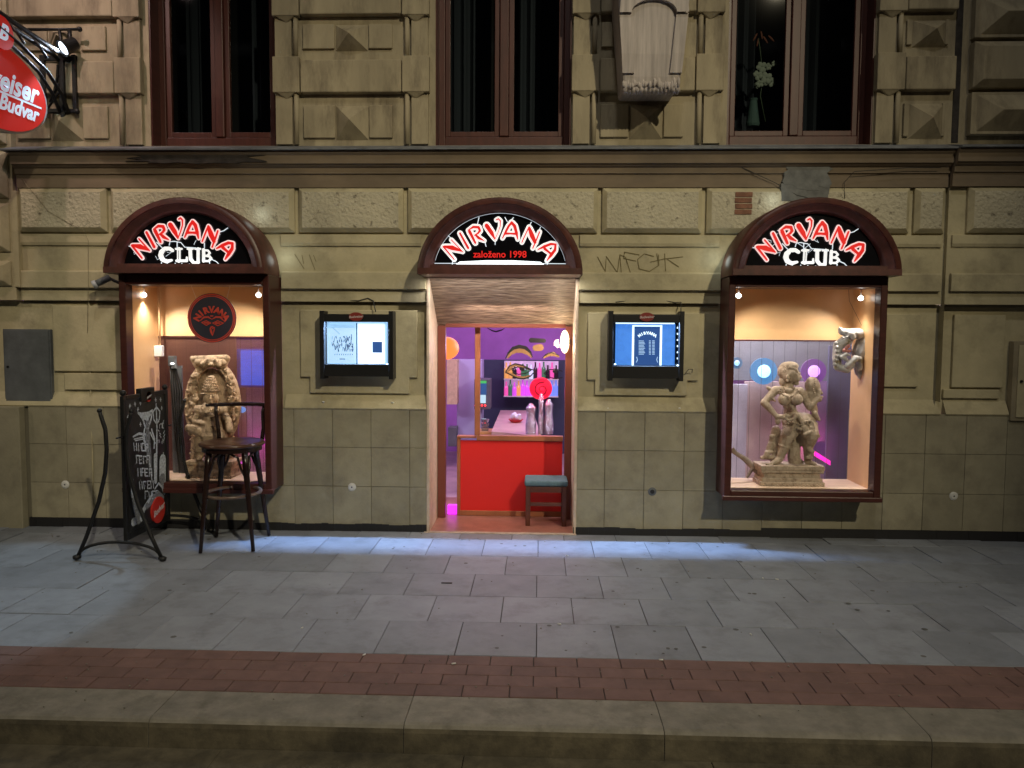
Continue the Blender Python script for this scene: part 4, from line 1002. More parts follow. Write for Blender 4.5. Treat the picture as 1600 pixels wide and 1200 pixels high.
C3(225, 760, -.05, 190, 860, -.06, 78, 56); C3(190, 860, -.06, 185, 940, -.06, 42, 30); C3(355, 760, -.05, 375, 860, -.06, 78, 58); C3(375, 860, -.06, 378, 940, -.06, 42, 30)
C3(185, 945, -.07, 165, 955, -.11, 26, 18); C3(378, 945, -.07, 395, 955, -.11, 26, 18); C3(290, 780, -.06, 290, 930, -.03, 44, 50)
for i in range(16): E3(150+random.uniform(-20, 20), 780+i*10, -.05, 24, 16, 20); E3(440+random.uniform(-20, 20), 780+i*10, -.05, 24, 16, 20)
fuse(mb.build('figure', M['carved'], T), .0045, 1, .25)
mb = MB()   # crisp chisel work over the fused body
for (b, r_) in ((236, 40), (262, 52), (286, 61), (310, 66), (334, 69)):
    for i in range(13):
        a = math.pi*i/12; p = D3(285, b, -.055); mb.ball(p+Vector((-math.cos(a)*r_*k3*1.02, -math.sin(a)*r_*k3*1.02, 0)), (.0045, .0045, .0055), 6, 5)
for s_ in (-1, 1):
    E3(283+s_*23, 398, -.104, 15, 6, 9); E3(283+s_*23, 384, -.106, 19, 3.5, 7); E3(283+s_*56, 425, -.06, 9, 34, 10); E3(283+s_*60, 462, -.05, 12, 12, 12)
E3(282, 442, -.112, 17, 4, 7); E3(282, 449, -.110, 13, 4, 7); E3(281, 420, -.118, 9, 7, 8)
for (cx_, cy_2, rx_, rz_, n_) in ((285, 480, 52, 36, 11), (285, 500, 82, 78, 17), (288, 640, 72, 22, 15), (290, 680, 84, 26, 15), (290, 790, 110, 40, 19)):
    for i in range(n_):
        a = math.pi*i/(n_-1); E3(cx_-rx_*math.cos(a), cy_2+rz_*math.sin(a), -.125+.02*abs(math.cos(a)), 6.5, 7.5, 7)
for (a_, b_) in ((165, 560), (155, 590), (420, 560), (432, 590), (215, 635), (205, 645)): E3(a_, b_, -.055, 30, 6, 30, .5)
for i in range(14):
    E3(288+random.uniform(-10, 10), 800+i*9, -.13, 16-i*.5, 4, 10)
FO[0] = 0.0
for i in range(1, 26):
    p = pts[i]; q = Vector((.001, 0, 0)); mb.tube([p+Vector((0, -.036, 0)), p+Vector((math.copysign(.012, p.x-D3(295, 0).x), -.042, .012))], [.006, .002], 6)
random.seed(12)
for i in range(90):
    s_ = random.choice((-1, 1)); b = random.uniform(200, 930); xx = 295+s_*random.uniform(130, 200)
    E3(xx, b, -.062, random.uniform(5, 11), random.uniform(5, 13), 10, random.random()*3)
mb.build('chiselled_detail', M['carved'], T)
mb = MB()
for (x0, x1, z0, z1, yy) in ((112, 522, 1085, 1130, .125), (120, 512, 1040, 1087, .115), (124, 508, 985, 1042, .108), (108, 526, 958, 987, .125)):
    A = D3(x0, z1); Bp = D3(x1, z0); mb.box(A.x, Bp.x, DY3-yy, DY3+.10, max(A.z, .433), Bp.z)
ped = mb.build('pedestal', M['carved'], T, bevel=.006)
mb = MB()
for i in range(24): p = D3(122+i*17, 1095); mb.ball((p.x, DY3-.126, p.z), (.007, .006, .016), 6, 6)
mb.build('lotus_petals', M['carved'], ped)

# ================================================================== MENU BOXES
def menubox(x0, x1, z0, z1, label):
    T = thing('menu_box', ((x0+x1)/2, -.06, (z0+z1)/2), label, 'menu box', 'lit black menu boxes on the wall')
    mb = MB(); yf = -.12; p = .035
    mb.box(x0, x0+p, yf, -.002, z0, z1); mb.box(x1-p, x1, yf, -.002, z0, z1)
    mb.box(x0+p, x1-p, yf+.004, -.106, z1-.085, z1-.0301); mb.box(x0+p, x1-p, -.088, -.004, z1-.085, z1-.0301); mb.box(x0+p, x1-p, yf+.004, -.004, z1-.030, z1-.025); mb.box(x0+p, x1-p, yf+.004, -.004, z0+.02, z0+.115)
    mb.box(x0+p, x1-p, -.012, -.006, z0+.115, z1-.085)
    fr = mb.build('case', M['black'], T, bevel=.003)
    mb = MB(); mb.quad((x0+p, -.078, z0+.115), (x1-p, -.078, z0+.115), (x1-p, -.078, z1-.085), (x0+p, -.078, z1-.085)); mb.build('glass_pane', M['glass'], T)
    xc = (x0+x1)/2+ (.0 if x0 < 0 else -.0)
    mb = MB(); mb.lathe((xc, yf-.006, z1-.052), [(.001, -.001), (.055, -.001), (.055, .006)], 28, 'y')
    for i, v in enumerate(mb.v): mb.v[i] = (v[0], v[1], z1-.045+(v[2]-(z1-.052))*.62)
    em = mb.build('emblem', mat('dull_red_emblem', (.22, .03, .025), .4), T)
    mb = MB(); text_into(mb, 'Budweiser', face_m(xc, yf-.0085, z1-.046, .06), .026, .0008, .3); mb.build('emblem_lettering', mat('emblem_white', (.5, .4, .4), .5), em)
    lamp('menu_led', 'AREA', (xc, -.096, z1-.045), 60, (.34, .56, 1), (xc, -.104, z0), x1-x0-.12, .006)
    return T, fr
pb = mat('menu_paper', (.80, .85, .9), .6, emit=(.36, .66, 1), estr=.75)
pw = mat('menu_paper_bright', (.9, .92, .95), .6, emit=(.75, .90, 1), estr=1.15)
ink = mat('menu_print', (.06, .09, .18), .7, var=.6, vscale=120, emit=(.06, .14, .35), estr=.35)
bluep = mat('blue_panel', (.05, .16, .42), .5, var=.3, vscale=14, emit=(.07, .27, .85), estr=.75)
navy = mat('navy_sheet', (.02, .05, .14), .5, emit=(.03, .12, .42), estr=.55)
led = mat('led_dots', (.8, .9, 1), .4, emit=(.6, .82, 1), estr=3.2)
line = mat('pale_print', (.5, .6, .7), .6, emit=(.30, .52, .8), estr=.75)
glowl = mat('white_print', (.8, .9, 1), .6, emit=(.75, .95, 1), estr=1.3)
T, fr = menubox(-1.418, -.842, 1.235, 1.765, 'lit menu box left of the doorway showing two white pages')
def Q(px, py, y=-.04): p = at(px, py, y); return p.x, p.z
def rect(mb, px0, py0, px1, py1, y): a = Q(px0, py0, y); b = Q(px1, py1, y); mb.box(a[0], b[0], y, y+.001, b[1], a[1])
mb = MB(); rect(mb, 513, 506, 556, 568, -.040); mb.build('left_page', pb, T)
mb = MB(); rect(mb, 559, 506, 601, 568, -.040); mb.build('right_page', pw, T)
mb = MB(); rect(mb, 505, 500, 606, 570, -.036); mb.build('backing', pb, T)
mb = MB(); random.seed(5)
for i in range(90):
    a = random.uniform(519, 552); h = random.uniform(528, 550); 
    q0 = Q(a, h, -.0415); mb.ribbon([q0, (q0[0]+random.uniform(-.008, .008), q0[1]+random.uniform(.01, .035))], random.uniform(.002, .006), -.0415-i*1e-5, .0004, caps=False)
for i in range(9):
    q0 = Q(523+i*3.4, 555, -.0415); mb.ribbon([q0, (q0[0]+.004, q0[1]+.012)], .004, -.0415, .0004, caps=False)
q0 = Q(520, 512, -.0415); q1 = Q(531, 522, -.0415); mb.ribbon([q0, q1], .002, -.0415, .0004); q0 = Q(531, 561, -.0415); mb.ribbon([q0, (q0[0]+.04, q0[1])], .006, -.0415, .0004)
mb.build('poster_drawing', ink, T)
mb = MB(); rect(mb, 582, 534, 597, 551, -.042); mb.build('dark_label', navy, T)
mb = MB(); rect(mb, 556.3, 505, 558.6, 569, -.0405); mb.build('page_gap', ink, T)
mb = MB()
for i in range(6): p = at(509.5, 512+i*9.6, -.05); mb.ball(p, (.004, .003, .007), 6, 5)
for (a, b) in ((506, 568), (605, 569)): mb.ball(at(a, b, -.105), (.008, .004, .005), 6, 5)
mb.build('led_strip', led, T)
T, fr = menubox(.825, 1.402, 1.238, 1.775, 'lit menu box right of the doorway glowing blue with a narrow NIRVANA drinks sheet')
mb = MB(); rect(mb, 962, 506, 1054, 571, -.036); mb.build('backing', bluep, T)
mb = MB(); rect(mb, 989, 509, 1033, 571, -.040); mb.build('menu_sheet', navy, T)
mb = MB(); rect(mb, 988, 508, 990.2, 571, -.0412); rect(mb, 1031.5, 508, 1033.6, 571, -.0412); rect(mb, 988, 508, 1033.6, 510.4, -.0414); rect(mb, 962, 504, 1054, 506.5, -.038)
mb.build('sheet_border', glowl, T)
cc = at(1011.5, 533, -.042); mb = MB(); arc_text(mb, 'NIRVANA', cc.x, cc.z-.035, .098, R(76), .030, -.0425, off=.0014); mb.build('heading', glowl, T)
mb = MB()
for i in range(10):
    for (a0, a1) in ((998, 1006+(i*7 % 3)), (1014, 1017), (1019, 1023)):
        rect(mb, a0, 532+i*2.3, a1, 533.3+i*2.3, -.0418)
q = at(996, 562, -.042); mb.ribbon([(q.x-.008, q.z-.02), (q.x, q.z), (q.x-.006, q.z+.02)], .006, -.0418); q = at(1026, 562, -.042); mb.ribbon([(q.x+.008, q.z-.02), (q.x, q.z), (q.x+.006, q.z+.02)], .006, -.0418)
mb.build('price_lines', line, T)
mb = MB()
for i in range(6): p = at(1058.5, 512+i*9.6, -.05); mb.ball(p, (.004, .003, .007), 6, 5)
for (a, b) in ((961, 569), (1059, 571)): mb.ball(at(a, b, -.105), (.008, .004, .005), 6, 5)
mb.build('led_strip', led, T)

# ================================================================== DOORWAY
mb = MB(); zt = 2.03
for sx in (-1, 1):
    a, b = (-.600, -.575) if sx < 0 else (.575, .600)
    mb.box(a, b, -.008, .55, -.02, 2.03)
mb.build('door_jamb', M['jamb'], B, bevel=.006)
mb = MB(); mb.add([(-.574, -.002, 2.03), (.574, -.002, 2.03), (.574, .50, 1.652), (-.574, .50, 1.652), (-.574, .03, 2.05), (.574, .03, 2.05), (.574, .53, 1.672), (-.574, .53, 1.672)], [(0, 1, 2, 3), (4, 7, 6, 5), (3, 2, 6, 7), (0, 4, 5, 1)])
mb.build('reed_soffit', M['reed'], B)
mb = MB(); mb.box(-.574, .574, .45, .56, 1.69, 3.0); mb.box(-.574, .574, .0, .49, 2.05, 2.06); mb.build('door_head', M['dark'], B)
dth = mat('doorway_floor', (.30, .13, .10), .35, var=.2, vscale=8)
mb = MB(); mb.box(-.60, .60, .0125, 1.3, -.05, .004); tag(mb.build('doorway_floor', dth), kind='structure')
mb = MB(); mb.box(-.62, .60, -.03, .012, -.05, .0075); mb.build('threshold', mat('threshold_stone', (.42, .33, .27), .7, var=.2, vscale=10, bump=.4), B, bevel=.003)
DFm = mat('door_frame_red', (.16, .045, .03), .4)
df = MB(); df.box(-.572, -.505, .46, .53, .005, 1.66); df.box(.515, .572, .46, .53, .005, 1.66); df.box(-.505, .515, .465, .52, 1.645, 1.69)
df.build('door_frame', DFm, B, bevel=.004)
# light tube under hood, jamb edges glow
lamp('door_tube', 'AREA', (0, -.10, 2.018), 9, (1, .93, .84), (0, .12, 0), 1.05, .02)

# partition with red panel and painted glass
P = thing('glass_partition', (0, .55, 0), 'red panelled partition with painted eyes on its glass inside the doorway', 'partition')
PY = .56
redp = mat('red_panel', (.68, .02, .018), .45)
pw_ = mat('partition_wood', (.32, .12, .06), .4, var=.2, vscale=5)
mb = MB(); mb.box(-.385, .50, PY, PY+.03, .05, .665); mb.build('red_panel', redp, P)
mb = MB(); mb.box(-.415, -.386, PY-.01, PY+.05, .005, .69); mb.box(-.415, -.245, PY-.02, PY+.06, .69, .708); mb.box(-.244, .505, PY-.012, PY+.05, .668, .712); mb.box(-.262, -.216, PY-.010, PY+.04, .713, 1.70); mb.box(-.386, .50, PY-.006, PY+.04, .005, .05)
mb.build('frame', pw_, P, bevel=.004)
mb = MB(); mb.quad((-.216, PY+.012, .712), (.505, PY+.012, .712), (.505, PY+.012, 1.68), (-.216, PY+.012, 1.68)); mb.build('glass_pane', glass_mat('partition_glass', (.92, .92, .94), .0), P)
gold = mat('gold_glass_paint', (.24, .13, .06), .5, emit=(.5, .22, .06), estr=.05); bkp = mat('black_glass_paint', (.01, .008, .012), .5)
redd = mat('red_glass_paint', (.75, .015, .05), .3, emit=(1, .012, .05), estr=.75)
def Gp(a, b): p = at(730+a/6, 500+b/6, PY); return (p.x, p.z)
kg = 1/6*6.6/1200*1.35
eye_g, eye_b = MB(), MB()
def pst(mb, pts, wd, yy): mb.ribbon([Gp(*p) for p in pts], [w_*kg for w_ in wd] if isinstance(wd, list) else wd*kg, PY+yy, .0006)
for dx, mir in ((0, 1),):
    pst(eye_b, [(360, 360), (385, 310), (430, 265), (490, 248), (550, 262), (590, 300), (612, 345)], [6, 12, 22, 26, 24, 16, 5], -.0015)
    pst(eye_g, [(380, 355), (410, 310), (460, 285), (520, 285), (570, 310), (600, 350)], [10, 26, 34, 36, 28, 8], -.0008)
    pst(eye_b, [(358, 490), (400, 430), (450, 410), (520, 425), (590, 460), (640, 475)], [6, 8, 9, 9, 9, 6], -.0015); pst(eye_b, [(358, 490), (410, 515), (470, 545), (530, 552), (590, 530), (640, 475)], [6, 8, 9, 9, 8, 6], -.0017)
    pst(eye_g, [(372, 480), (405, 445), (418, 425)], [20, 36, 8], -.0008)
    pst(eye_g, [(365, 490), (410, 440), (450, 422), (520, 436), (585, 466)], [10, 20, 16, 14, 10], -.0007); pst(eye_g, [(370, 496), (415, 506), (470, 532), (530, 540), (585, 522)], [10, 16, 16, 16, 10], -.0007)
    pst(eye_b, [(418, 460), (470, 440), (540, 450), (600, 470), (550, 500), (480, 510), (430, 485), (418, 460)], 7, -.0019)
    pst(eye_b, [(505, 455), (520, 462)], [26, 26], -.002)
    pst(eye_b, [(705, 355), (735, 325), (790, 305), (860, 330)], [5, 8, 8, 5], -.0015); pst(eye_g, [(720, 355), (760, 325), (810, 318), (860, 345)], [8, 26, 30, 10], -.0008)
    pst(eye_b, [(720, 500), (770, 465), (830, 460), (890, 480)], 7, -.0015); pst(eye_b, [(720, 500), (770, 535), (830, 552), (890, 540)], 7, -.0017); pst(eye_b, [(815, 482), (830, 485)], 22, -.002)
    pst(eye_b, [(190, 75), (235, 100), (270, 110), (320, 95), (350, 78)], [4, 9, 10, 9, 4], -.0015)
    pst(eye_b, [(600, 190), (720, 195)], [34, 28], -.0015)
eye_b.build('painted_outlines', bkp, P)
pst(eye_g, [(640, 262), (685, 258)], [42, 50], -.0012)
eye_g.build('painted_gold', gold, P)

# stool in the doorway
sl, sr = .19, .56
T = thing('padded_stool', (.37, .35, 0), 'low wooden stool with blue grey padded seat just inside the doorway', 'stool')
mb = MB(); mb.box(sl-.01, sr-.02, .22, .50, .335, .385); mb.build('seat', mat('blue_grey_cloth', (.09, .16, .20), .85, var=.15, vscale=30), T, bevel=.018, seg=3)
sw_ = mat('stool_wood', (.11, .035, .02), .35, var=.2, vscale=6)
for (x, y) in ((sl+.02, .24), (sr-.05, .24), (sl+.02, .47), (sr-.05, .47)):
    mb = MB(); mb.box(x-.019, x+.019, y-.019, y+.019, .0045, .334); mb.build('leg', sw_, T, bevel=.004)
mb = MB(); mb.box(sl+.039, sr-.069, .225, .255, .285, .333); mb.box(sl+.039, sr-.069, .455, .485, .285, .333); mb.box(sl+.005, sl+.035, .259, .451, .285, .333); mb.box(sr-.065, sr-.035, .259, .451, .285, .333); mb.box(sl+.039, sr-.069, .23, .252, .17, .20)
mb.build('apron', sw_, T, bevel=.003)

# wall lamps
def sconce(px, py, y, rx, rz, label, col, e, strn):
    p = at(px, py, y); T = thing('wall_lamp', tuple(p), label, 'wall lamp')
    mb = MB(); mb.ball(p, (rx, rx*.8, rz), 18, 12); mb.build('lamp_shade', mat('lamp_shade_'+('warm' if px > 800 else 'orange'), tuple(c*.35 for c in col), .5, emit=col, estr=strn), T)
    mb = MB(); mb.box(p.x+(.0 if px > 800 else -.03), p.x+(.05 if px > 800 else 0), y-.01, y+.03, p.z-.02, p.z+.02); mb.build('wall_plate', M['black'], T)
    lamp('sconce_light', 'POINT', (p.x-(.05 if px > 800 else -.05), p.y-.05, p.z-.02), e, col, None, .04)
sconce(882.5, 534, .43, .038, .098, 'bright cream oval wall lamp on the right side of the doorway', (1, .78, .48), 3.2, 3.0)
sconce(697, 544, .95, .12, .105, 'glowing orange round wall lamp left of the doorway partition', (1, .25, .05), 5, 1.15)

# ================================================================== BAR ROOM
RM = mat('purple_paint', (.34, .13, .46), .6, var=.12, vscale=2); NV = mat('navy_wall', (.035, .045, .09), .6); LL = mat('lilac_panel', (.42, .40, .62), .6)
mb = MB()
def wq(a, b, c, d): mb.quad(a, b, c, d)
X0, X1, Y0, Y1, ZC = -5.2, 5.2, .56, 4.2, 2.75
mb.box(X0, X1, Y1, Y1+.1, 0, ZC); mb.box(X0-.1, X0, Y0, Y1, 0, ZC); mb.box(X1, X1+.1, Y0, Y1, 0, ZC)
mb.build('bar_wall', RM, B)
mb = MB(); mb.box(X0, X1, Y0, Y1, ZC, ZC+.1); mb.build('bar_ceiling', RM, B)
mb = MB(); mb.box(X0-.1, X1+.1, 1.3, Y1+.1, -.05, .002); mb.box(X0-.1, -.6, .5, 1.3, -.05, .002); mb.box(.6, X1+.1, .5, 1.3, -.05, .002); tag(mb.build('bar_floor', mat('bar_floor', (.34, .24, .26), .45, var=.2, vscale=3)), kind='structure')
def ab(px, py, y): p = at(px, py, y); return p
# navy lower wall, lilac pillar and cream pillar seen through the doorway
def wallbox(px0, px1, py0, py1, y, name, m_, depth=.05, bottom=None, par=B):
    a = at(px0, py0, y); b = at(px1, py1, y); mb = MB(); mb.box(a.x, b.x, y, y+depth, bottom if bottom is not None else b.z, a.z); return mb.build(name, m_, par, bevel=.003)
wallbox(752, 905, 562, 700, 4.1, 'navy_wainscot', NV, .08, 0.0)
wallbox(714, 753, 562, 697, 3.2, 'lilac_pillar', LL, .3, 0.0)
wallbox(698, 714, 562, 697, 3.0, 'cream_pillar', mat('cream_reed', (.55, .42, .26), .7, var=.15, vscale=20), .25, .75)
wallbox(700, 713, 668, 705, 2.98, 'dark_skirting', M['grey'], .2, .25)
T = thing('purple_light_strip', tuple(at(706, 820, .62)), 'bright magenta light strip on the floor at the left of the doorway', 'light strip')
mb = MB(); a = at(700, 811, .60); b = at(714, 831, .60); mb.box(a.x, b.x, .575, .64, .01, .085); mb.build('strip', mat('magenta_glow', (.6, .05, .7), .4, emit=(.75, .02, 1), estr=1.5), T)
# jukebox screen
T = thing('gaming_machine', tuple(at(752, 640, 2.9)), 'dark wall machine with lit blue screen and red buttons inside the bar', 'machine')
a = at(741, 592, 2.9); b = at(766, 640, 2.9); mb = MB(); mb.box(a.x, b.x, 2.9, 3.15, b.z, a.z); mb.build('cabinet', M['grey'], T, bevel=.01)
for (x0, x1, y0, y1, nm, col, st) in ((743, 760, 595, 599, 'screen_header', (.1, .8, .2), .7), (743, 760, 599, 617, 'screen', (.03, .14, .4), .7), (743, 759, 617, 630, 'screen_window', (.6, .85, 1), .95)):
    a = at(x0, y0, 2.89); b = at(x1, y1, 2.89); mb = MB(); mb.box(a.x, b.x, 2.893, 2.899, b.z, a.z); mb.build(nm, mat(nm, (.02, .02, .02), .3, emit=col, estr=st), T)
for i in range(4): mb = MB(); mb.ball(at(743+i*5, 633.5, 2.885), .013, 8, 6); mb.build('button', mat('red_button', (.3, 0, 0), .3, emit=(1, .05, .05), estr=2.2), T)
mb = MB()
for i in range(4): p = at(746+i*4, 590, 2.98); mb.lathe((p.x, 2.98, a.z+.235), [(.02, 0), (.025, .05), (.01, .1), (.012, .13)], 10)
# shelves with bottles
T = thing('bottle_shelf', tuple(at(828, 618, 3.9)), 'lit back bar shelf behind the painted glass', 'shelf')
a = at(788, 564, 3.98); b = at(872, 618, 3.98)
mb = MB(); mb.box(a.x, b.x, 4.0, 4.04, b.z, a.z); mb.build('lit_back', mat('lit_shelf_back', (.6, .5, .6), .4, var=.3, vscale=9, emit=(.55, .36, .62), estr=.45), T)
for zz in (b.z, (a.z+b.z)/2): mb = MB(); mb.box(a.x, b.x, 3.82, 3.999, zz-.012, zz); mb.build('board', M['white'], T)
random.seed(3)
bc = [mat('bottle_%s' % n, c, .12, emit=e, estr=s) for n, c, e, s in (('clear', (.7, .75, .9), (.6, .75, 1), .5), ('amber', (.6, .3, .08), (1, .5, .15), .45), ('pink', (.7, .1, .35), (1, .12, .5), .5), ('blue', (.15, .2, .7), (.2, .35, 1), .55), ('green', (.06, .2, .1), (.1, .4, .15), .15), ('dark', (.03, .02, .03), (0, 0, 0), 0), ('magenta', (.5, .08, .6), (.9, .12, 1), .5))]
first = {}
for row, zz in enumerate((b.z, (a.z+b.z)/2)):
    n_ = 13
    for i in range(n_):
        x = a.x+.03+(b.x-a.x-.06)*i/(n_-1); h = random.uniform(.16, .21)
        mb = MB(); mb.lathe((x, 3.88+random.uniform(-.02, .04), zz+.001), [(.026, 0), (.028, .01), (.028, h*.6), (.012, h*.75), (.010, h), (.012, h+.01)], 10)
        o = mb.build('bottle', bc[random.randrange(7)], None, loc=(x, 3.88, zz)); tag(o, 'small bottle on the %s board of the lit bar shelf' % ('lower' if row == 0 else 'upper'), 'bottle', 'bottles on the %s shelf board' % ('lower' if row == 0 else 'upper'))
# wooden counter with tissue bowl and silver vase
T = thing('bar_counter', tuple(at(800, 680, 1.9)), 'light wooden counter top seen through the partition glass', 'counter')
zt_ = .62; mb = MB(); A_ = [gr(782, 641, zt_), gr(832, 641, zt_), gr(846, 682, zt_), gr(768, 674, zt_)]
mb.add([tuple(p) for p in A_]+[(p.x, p.y, zt_-.04) for p in A_], [(0, 1, 2, 3), (7, 6, 5, 4), (0, 4, 5, 1), (1, 5, 6, 2), (2, 6, 7, 3), (3, 7, 4, 0)]); mb.build('top', mat('pink_lit_wood', (.62, .45, .40), .3, var=.1, vscale=6), T)
mb = MB(); c_ = sum(A_, Vector())/4; mb.box(c_.x-.12, c_.x+.18, c_.y-.1, c_.y+.3, 0.002, zt_-.042); mb.build('base', NV, T)
p = gr(806, 660, zt_)
T = thing('tissue_bowl', tuple(p), 'red bowl of crumpled white paper on the wooden counter', 'bowl')
mb = MB(); mb.lathe(tuple(p), [(.05, 0), (.08, .03), (.085, .035), (.05, .01)], 20); mb.build('bowl', mat('red_bowl', (.55, .03, .04), .3), T)
mb = MB(); 
for i in range(12): mb.ball(p+Vector((random.uniform(-.04, .04), random.uniform(-.03, .03), .04+random.uniform(0, .05))), random.uniform(.018, .03), 8, 6)
fuse(mb.build('paper', mat('white_paper', (.75, .8, .85), .8), T), .008, 1)
T = thing('foil_vase_stack', tuple(gr(842, 680, zt_)), 'crinkled silver foil bundles standing on the counter under the red disc', 'foil decoration')
sil = mat('silver_foil', (.6, .62, .7), .18, .9, bump=1.0, bscale=70, bdist=.02)
for (px, r_, h_) in ((829, .05, .30), (845, .028, .40), (857, .045, .34)):
    p = gr(px, 678, zt_); mb = MB(); mb.lathe(tuple(p), [(r_, 0), (r_*1.1, h_*.3), (r_*.8, h_*.6), (r_*1.0, h_*.85), (r_*.3, h_)], 9); mb.build('foil_bundle', sil, T)
# red disc lamp with spiral
p = at(845, 607, 1.5)
T = thing('red_disc_lamp', tuple(p), 'round red glowing lamp with a dark spiral inside the bar', 'lamp')
mb = MB(); mb.lathe(tuple(p), [(.0, -.03), (.06, -.028), (.10, -.015), (.112, 0), (.10, .015)], 32, 'y'); mb.build('disc', redd, T)
mb = MB(); sp_ = []
for i in range(34):
    a = i/33*math.pi*3.2; r_ = .012+.062*(i/33); sp_.append((p.x+.008+r_*math.cos(a+1.2), p.z-.01-r_*math.sin(a+1.2)))
mb.ribbon(sp_, .011, p.y-.033, .002); mb.build('spiral', mat('dark_spiral', (.05, 0, .01), .5), T)
mb = MB(); mb.tube([(p.x, p.y, p.z-.10), (p.x, p.y+.02, .62)], .016, 8); mb.build('stand', pw_, T)
lamp('red_lamp_light', 'POINT', (p.x, p.y-.15, p.z), 1.5, (1, .05, .12), None, .05)
# wire basket and table edge
T = thing('side_table', tuple(gr(757, 677, .78)), 'small wooden table edge with stacked glasses left of the counter', 'table')
mb = MB(); a = at(744, 675, 1.9); b = at(771, 681, 1.9); mb.box(a.x, b.x, 1.9, 2.2, b.z, a.z); mb.build('top', mat('ochre_wood', (.5, .27, .10), .5), T)
mb = MB(); mb.box(a.x+.02, a.x+.05, 1.92, 1.95, .003, b.z); mb.box(b.x-.05, b.x-.02, 1.92, 1.95, .003, b.z); mb.build('legs', M['black'], T)
T2 = thing('glass_stack', (a.x+.06, 2.0, a.z), 'stack of shiny glasses on the small side table', 'glasses')
mb = MB()
for i in range(3): mb.lathe((a.x+.085, 2.0, a.z+.002+i*.045), [(.035, 0), (.045, .035), (.038, .036)], 14)
mb.build('glasses', mat('shiny_glass', (.3, .33, .38), .1, .8), T2)
# disc lamps behind right blind, coloured light in both showcases' background
def disc(px, py, r_, col, st, label, y=1.3):
    p = at(px, py, y); T = thing('disc_lamp', tuple(p), label, 'lamp', 'round coloured disc lamps')
    mb = MB(); mb.lathe(tuple(p), [(.0, -.03), (r_*.30, -.028), (r_*.50, -.018), (r_*.52, -.016)], 32, 'y'); mb.build('core', mat('core_'+label[:9].replace(' ', '_'), (.2, .2, .3), .4, emit=tuple(min(1, c*1.0+.25) for c in col), estr=st*3.2), T)
    mb = MB(); mb.lathe(tuple(p), [(.0, -.0), (r_, 0), (r_, .02)], 36, 'y'); mb.build('disc', mat('disc_'+label[:9].replace(' ', '_'), tuple(c*.5 for c in col), .3, emit=col, estr=st*1.15), T)
    mb = MB(); mb.lathe(tuple(p), [(r_*1.0, -.01), (r_*1.07, -.01), (r_*1.07, .02), (r_, .02)], 36, 'y'); mb.build('rim', mat('rim_'+label[:9].replace(' ', '_'), (.1, .1, .1), .3, emit=col, estr=st*.6), T)
disc(1193, 580, .118, (.05, .42, 1), 1.25, 'blue round disc lamp behind the blind of the right showcase')
disc(1271, 580, .110, (.45, .05, .75), .75, 'magenta round disc lamp behind the blind of the right showcase')
disc(1151, 567, .05, (.05, .35, .8), .8, 'small blue disc lamp at the left edge of the right showcase blind')
def bgp(px0, px1, py0, py1, y, col, st, nm, depth=.03):
    return wallbox(px0, px1, py0, py1, y, nm, mat(nm+'_paint', tuple(min(.8, c*1.0) for c in col), .6, var=.1, vscale=3), depth, None)
bgp(1120, 1164, 600, 765, 1.40, (.62, .62, .74), 0, 'pale_lilac_curtain'); bgp(1164, 1262, 596, 765, 1.42, (.62, .48, .47), 0, 'dusty_rose_panel'); bgp(1262, 1296, 596, 690, 1.44, (.34, .22, .42), 0, 'mauve_panel'); bgp(1296, 1350, 540, 765, 1.40, (.13, .13, .22), 0, 'slate_panel'); bgp(1120, 1350, 500, 596, 1.46, (.25, .26, .30), 0, 'dark_violet_panel')
T = thing('pink_light_strip', tuple(at(1286, 710, 1.38)), 'pink light strip glowing low behind the right showcase blind', 'light strip')
mb = MB(); q_ = [at(1262, 706, 1.38), at(1297, 727, 1.38), at(1297, 720, 1.38), at(1262, 698, 1.38)]; mb.prism([(v.x, v.z) for v in q_], 1.37, 1.38); mb.build('tube', mat('hot_pink', (.8, .05, .5), .4, emit=(1, .02, .5), estr=1.6), T)
lamp('pink_glow', 'POINT', tuple(at(1280, 700, 1.25)), 1.6, (1, .05, .45), None, .05)
lamp('room_light', 'AREA', (2.2, 1.0, 2.5), 75, (1, .90, .95), (2.2, 1.4, .8), .8, .3)
# left blind background
bgp(370, 430, 545, 605, 1.40, (.04, .10, .55), 0, 'blue_screen_panel'); bgp(385, 430, 606, 765, 1.42, (.66, .46, .52), 0, 'pale_pink_panel'); bgp(240, 372, 525, 765, 1.44, (.20, .09, .06), 0, 'brown_panel'); bgp(372, 386, 606, 765, 1.42, (.45, .30, .22), 0, 'tan_panel')
T = thing('blue_screen', tuple(at(398, 575, 1.37)), 'blue lit screen behind the right part of the left showcase blind', 'screen')
a = at(375, 548, 1.37); b = at(425, 602, 1.37); mb = MB(); mb.box(a.x, b.x, 1.37, 1.385, b.z, a.z); mb.build('screen', mat('blue_screen', (.02, .05, .3), .4, var=.3, vscale=9, emit=(.03, .14, 1), estr=1.3), T)
for (px, py, r_, col, nm) in ((378, 640, .030, (.1, .4, 1), 'blue'), (408, 690, .040, (1, .05, .7), 'pink'), (380, 722, .022, (1, .1, .8), 'magenta')):
    mb = MB(); mb.ball(at(px, py, 1.38), (r_*1.4, .01, r_)); o = mb.build('party_light', mat('party_'+nm, (.2, .1, .2), .4, emit=col, estr=1.6), None, loc=tuple(at(px, py, 1.38))); tag(o, 'small glowing %s party light behind the left showcase blind' % nm, 'party light', 'party lights in the bar')
lamp('magenta_glow', 'POINT', tuple(at(400, 700, 1.2)), 1.6, (1, .08, .7), None, .05)
lamp('room_light', 'AREA', (-2.1, 1.0, 2.5), 45, (.85, .70, 1), (-2.1, 1.4, .9), .8, .3)
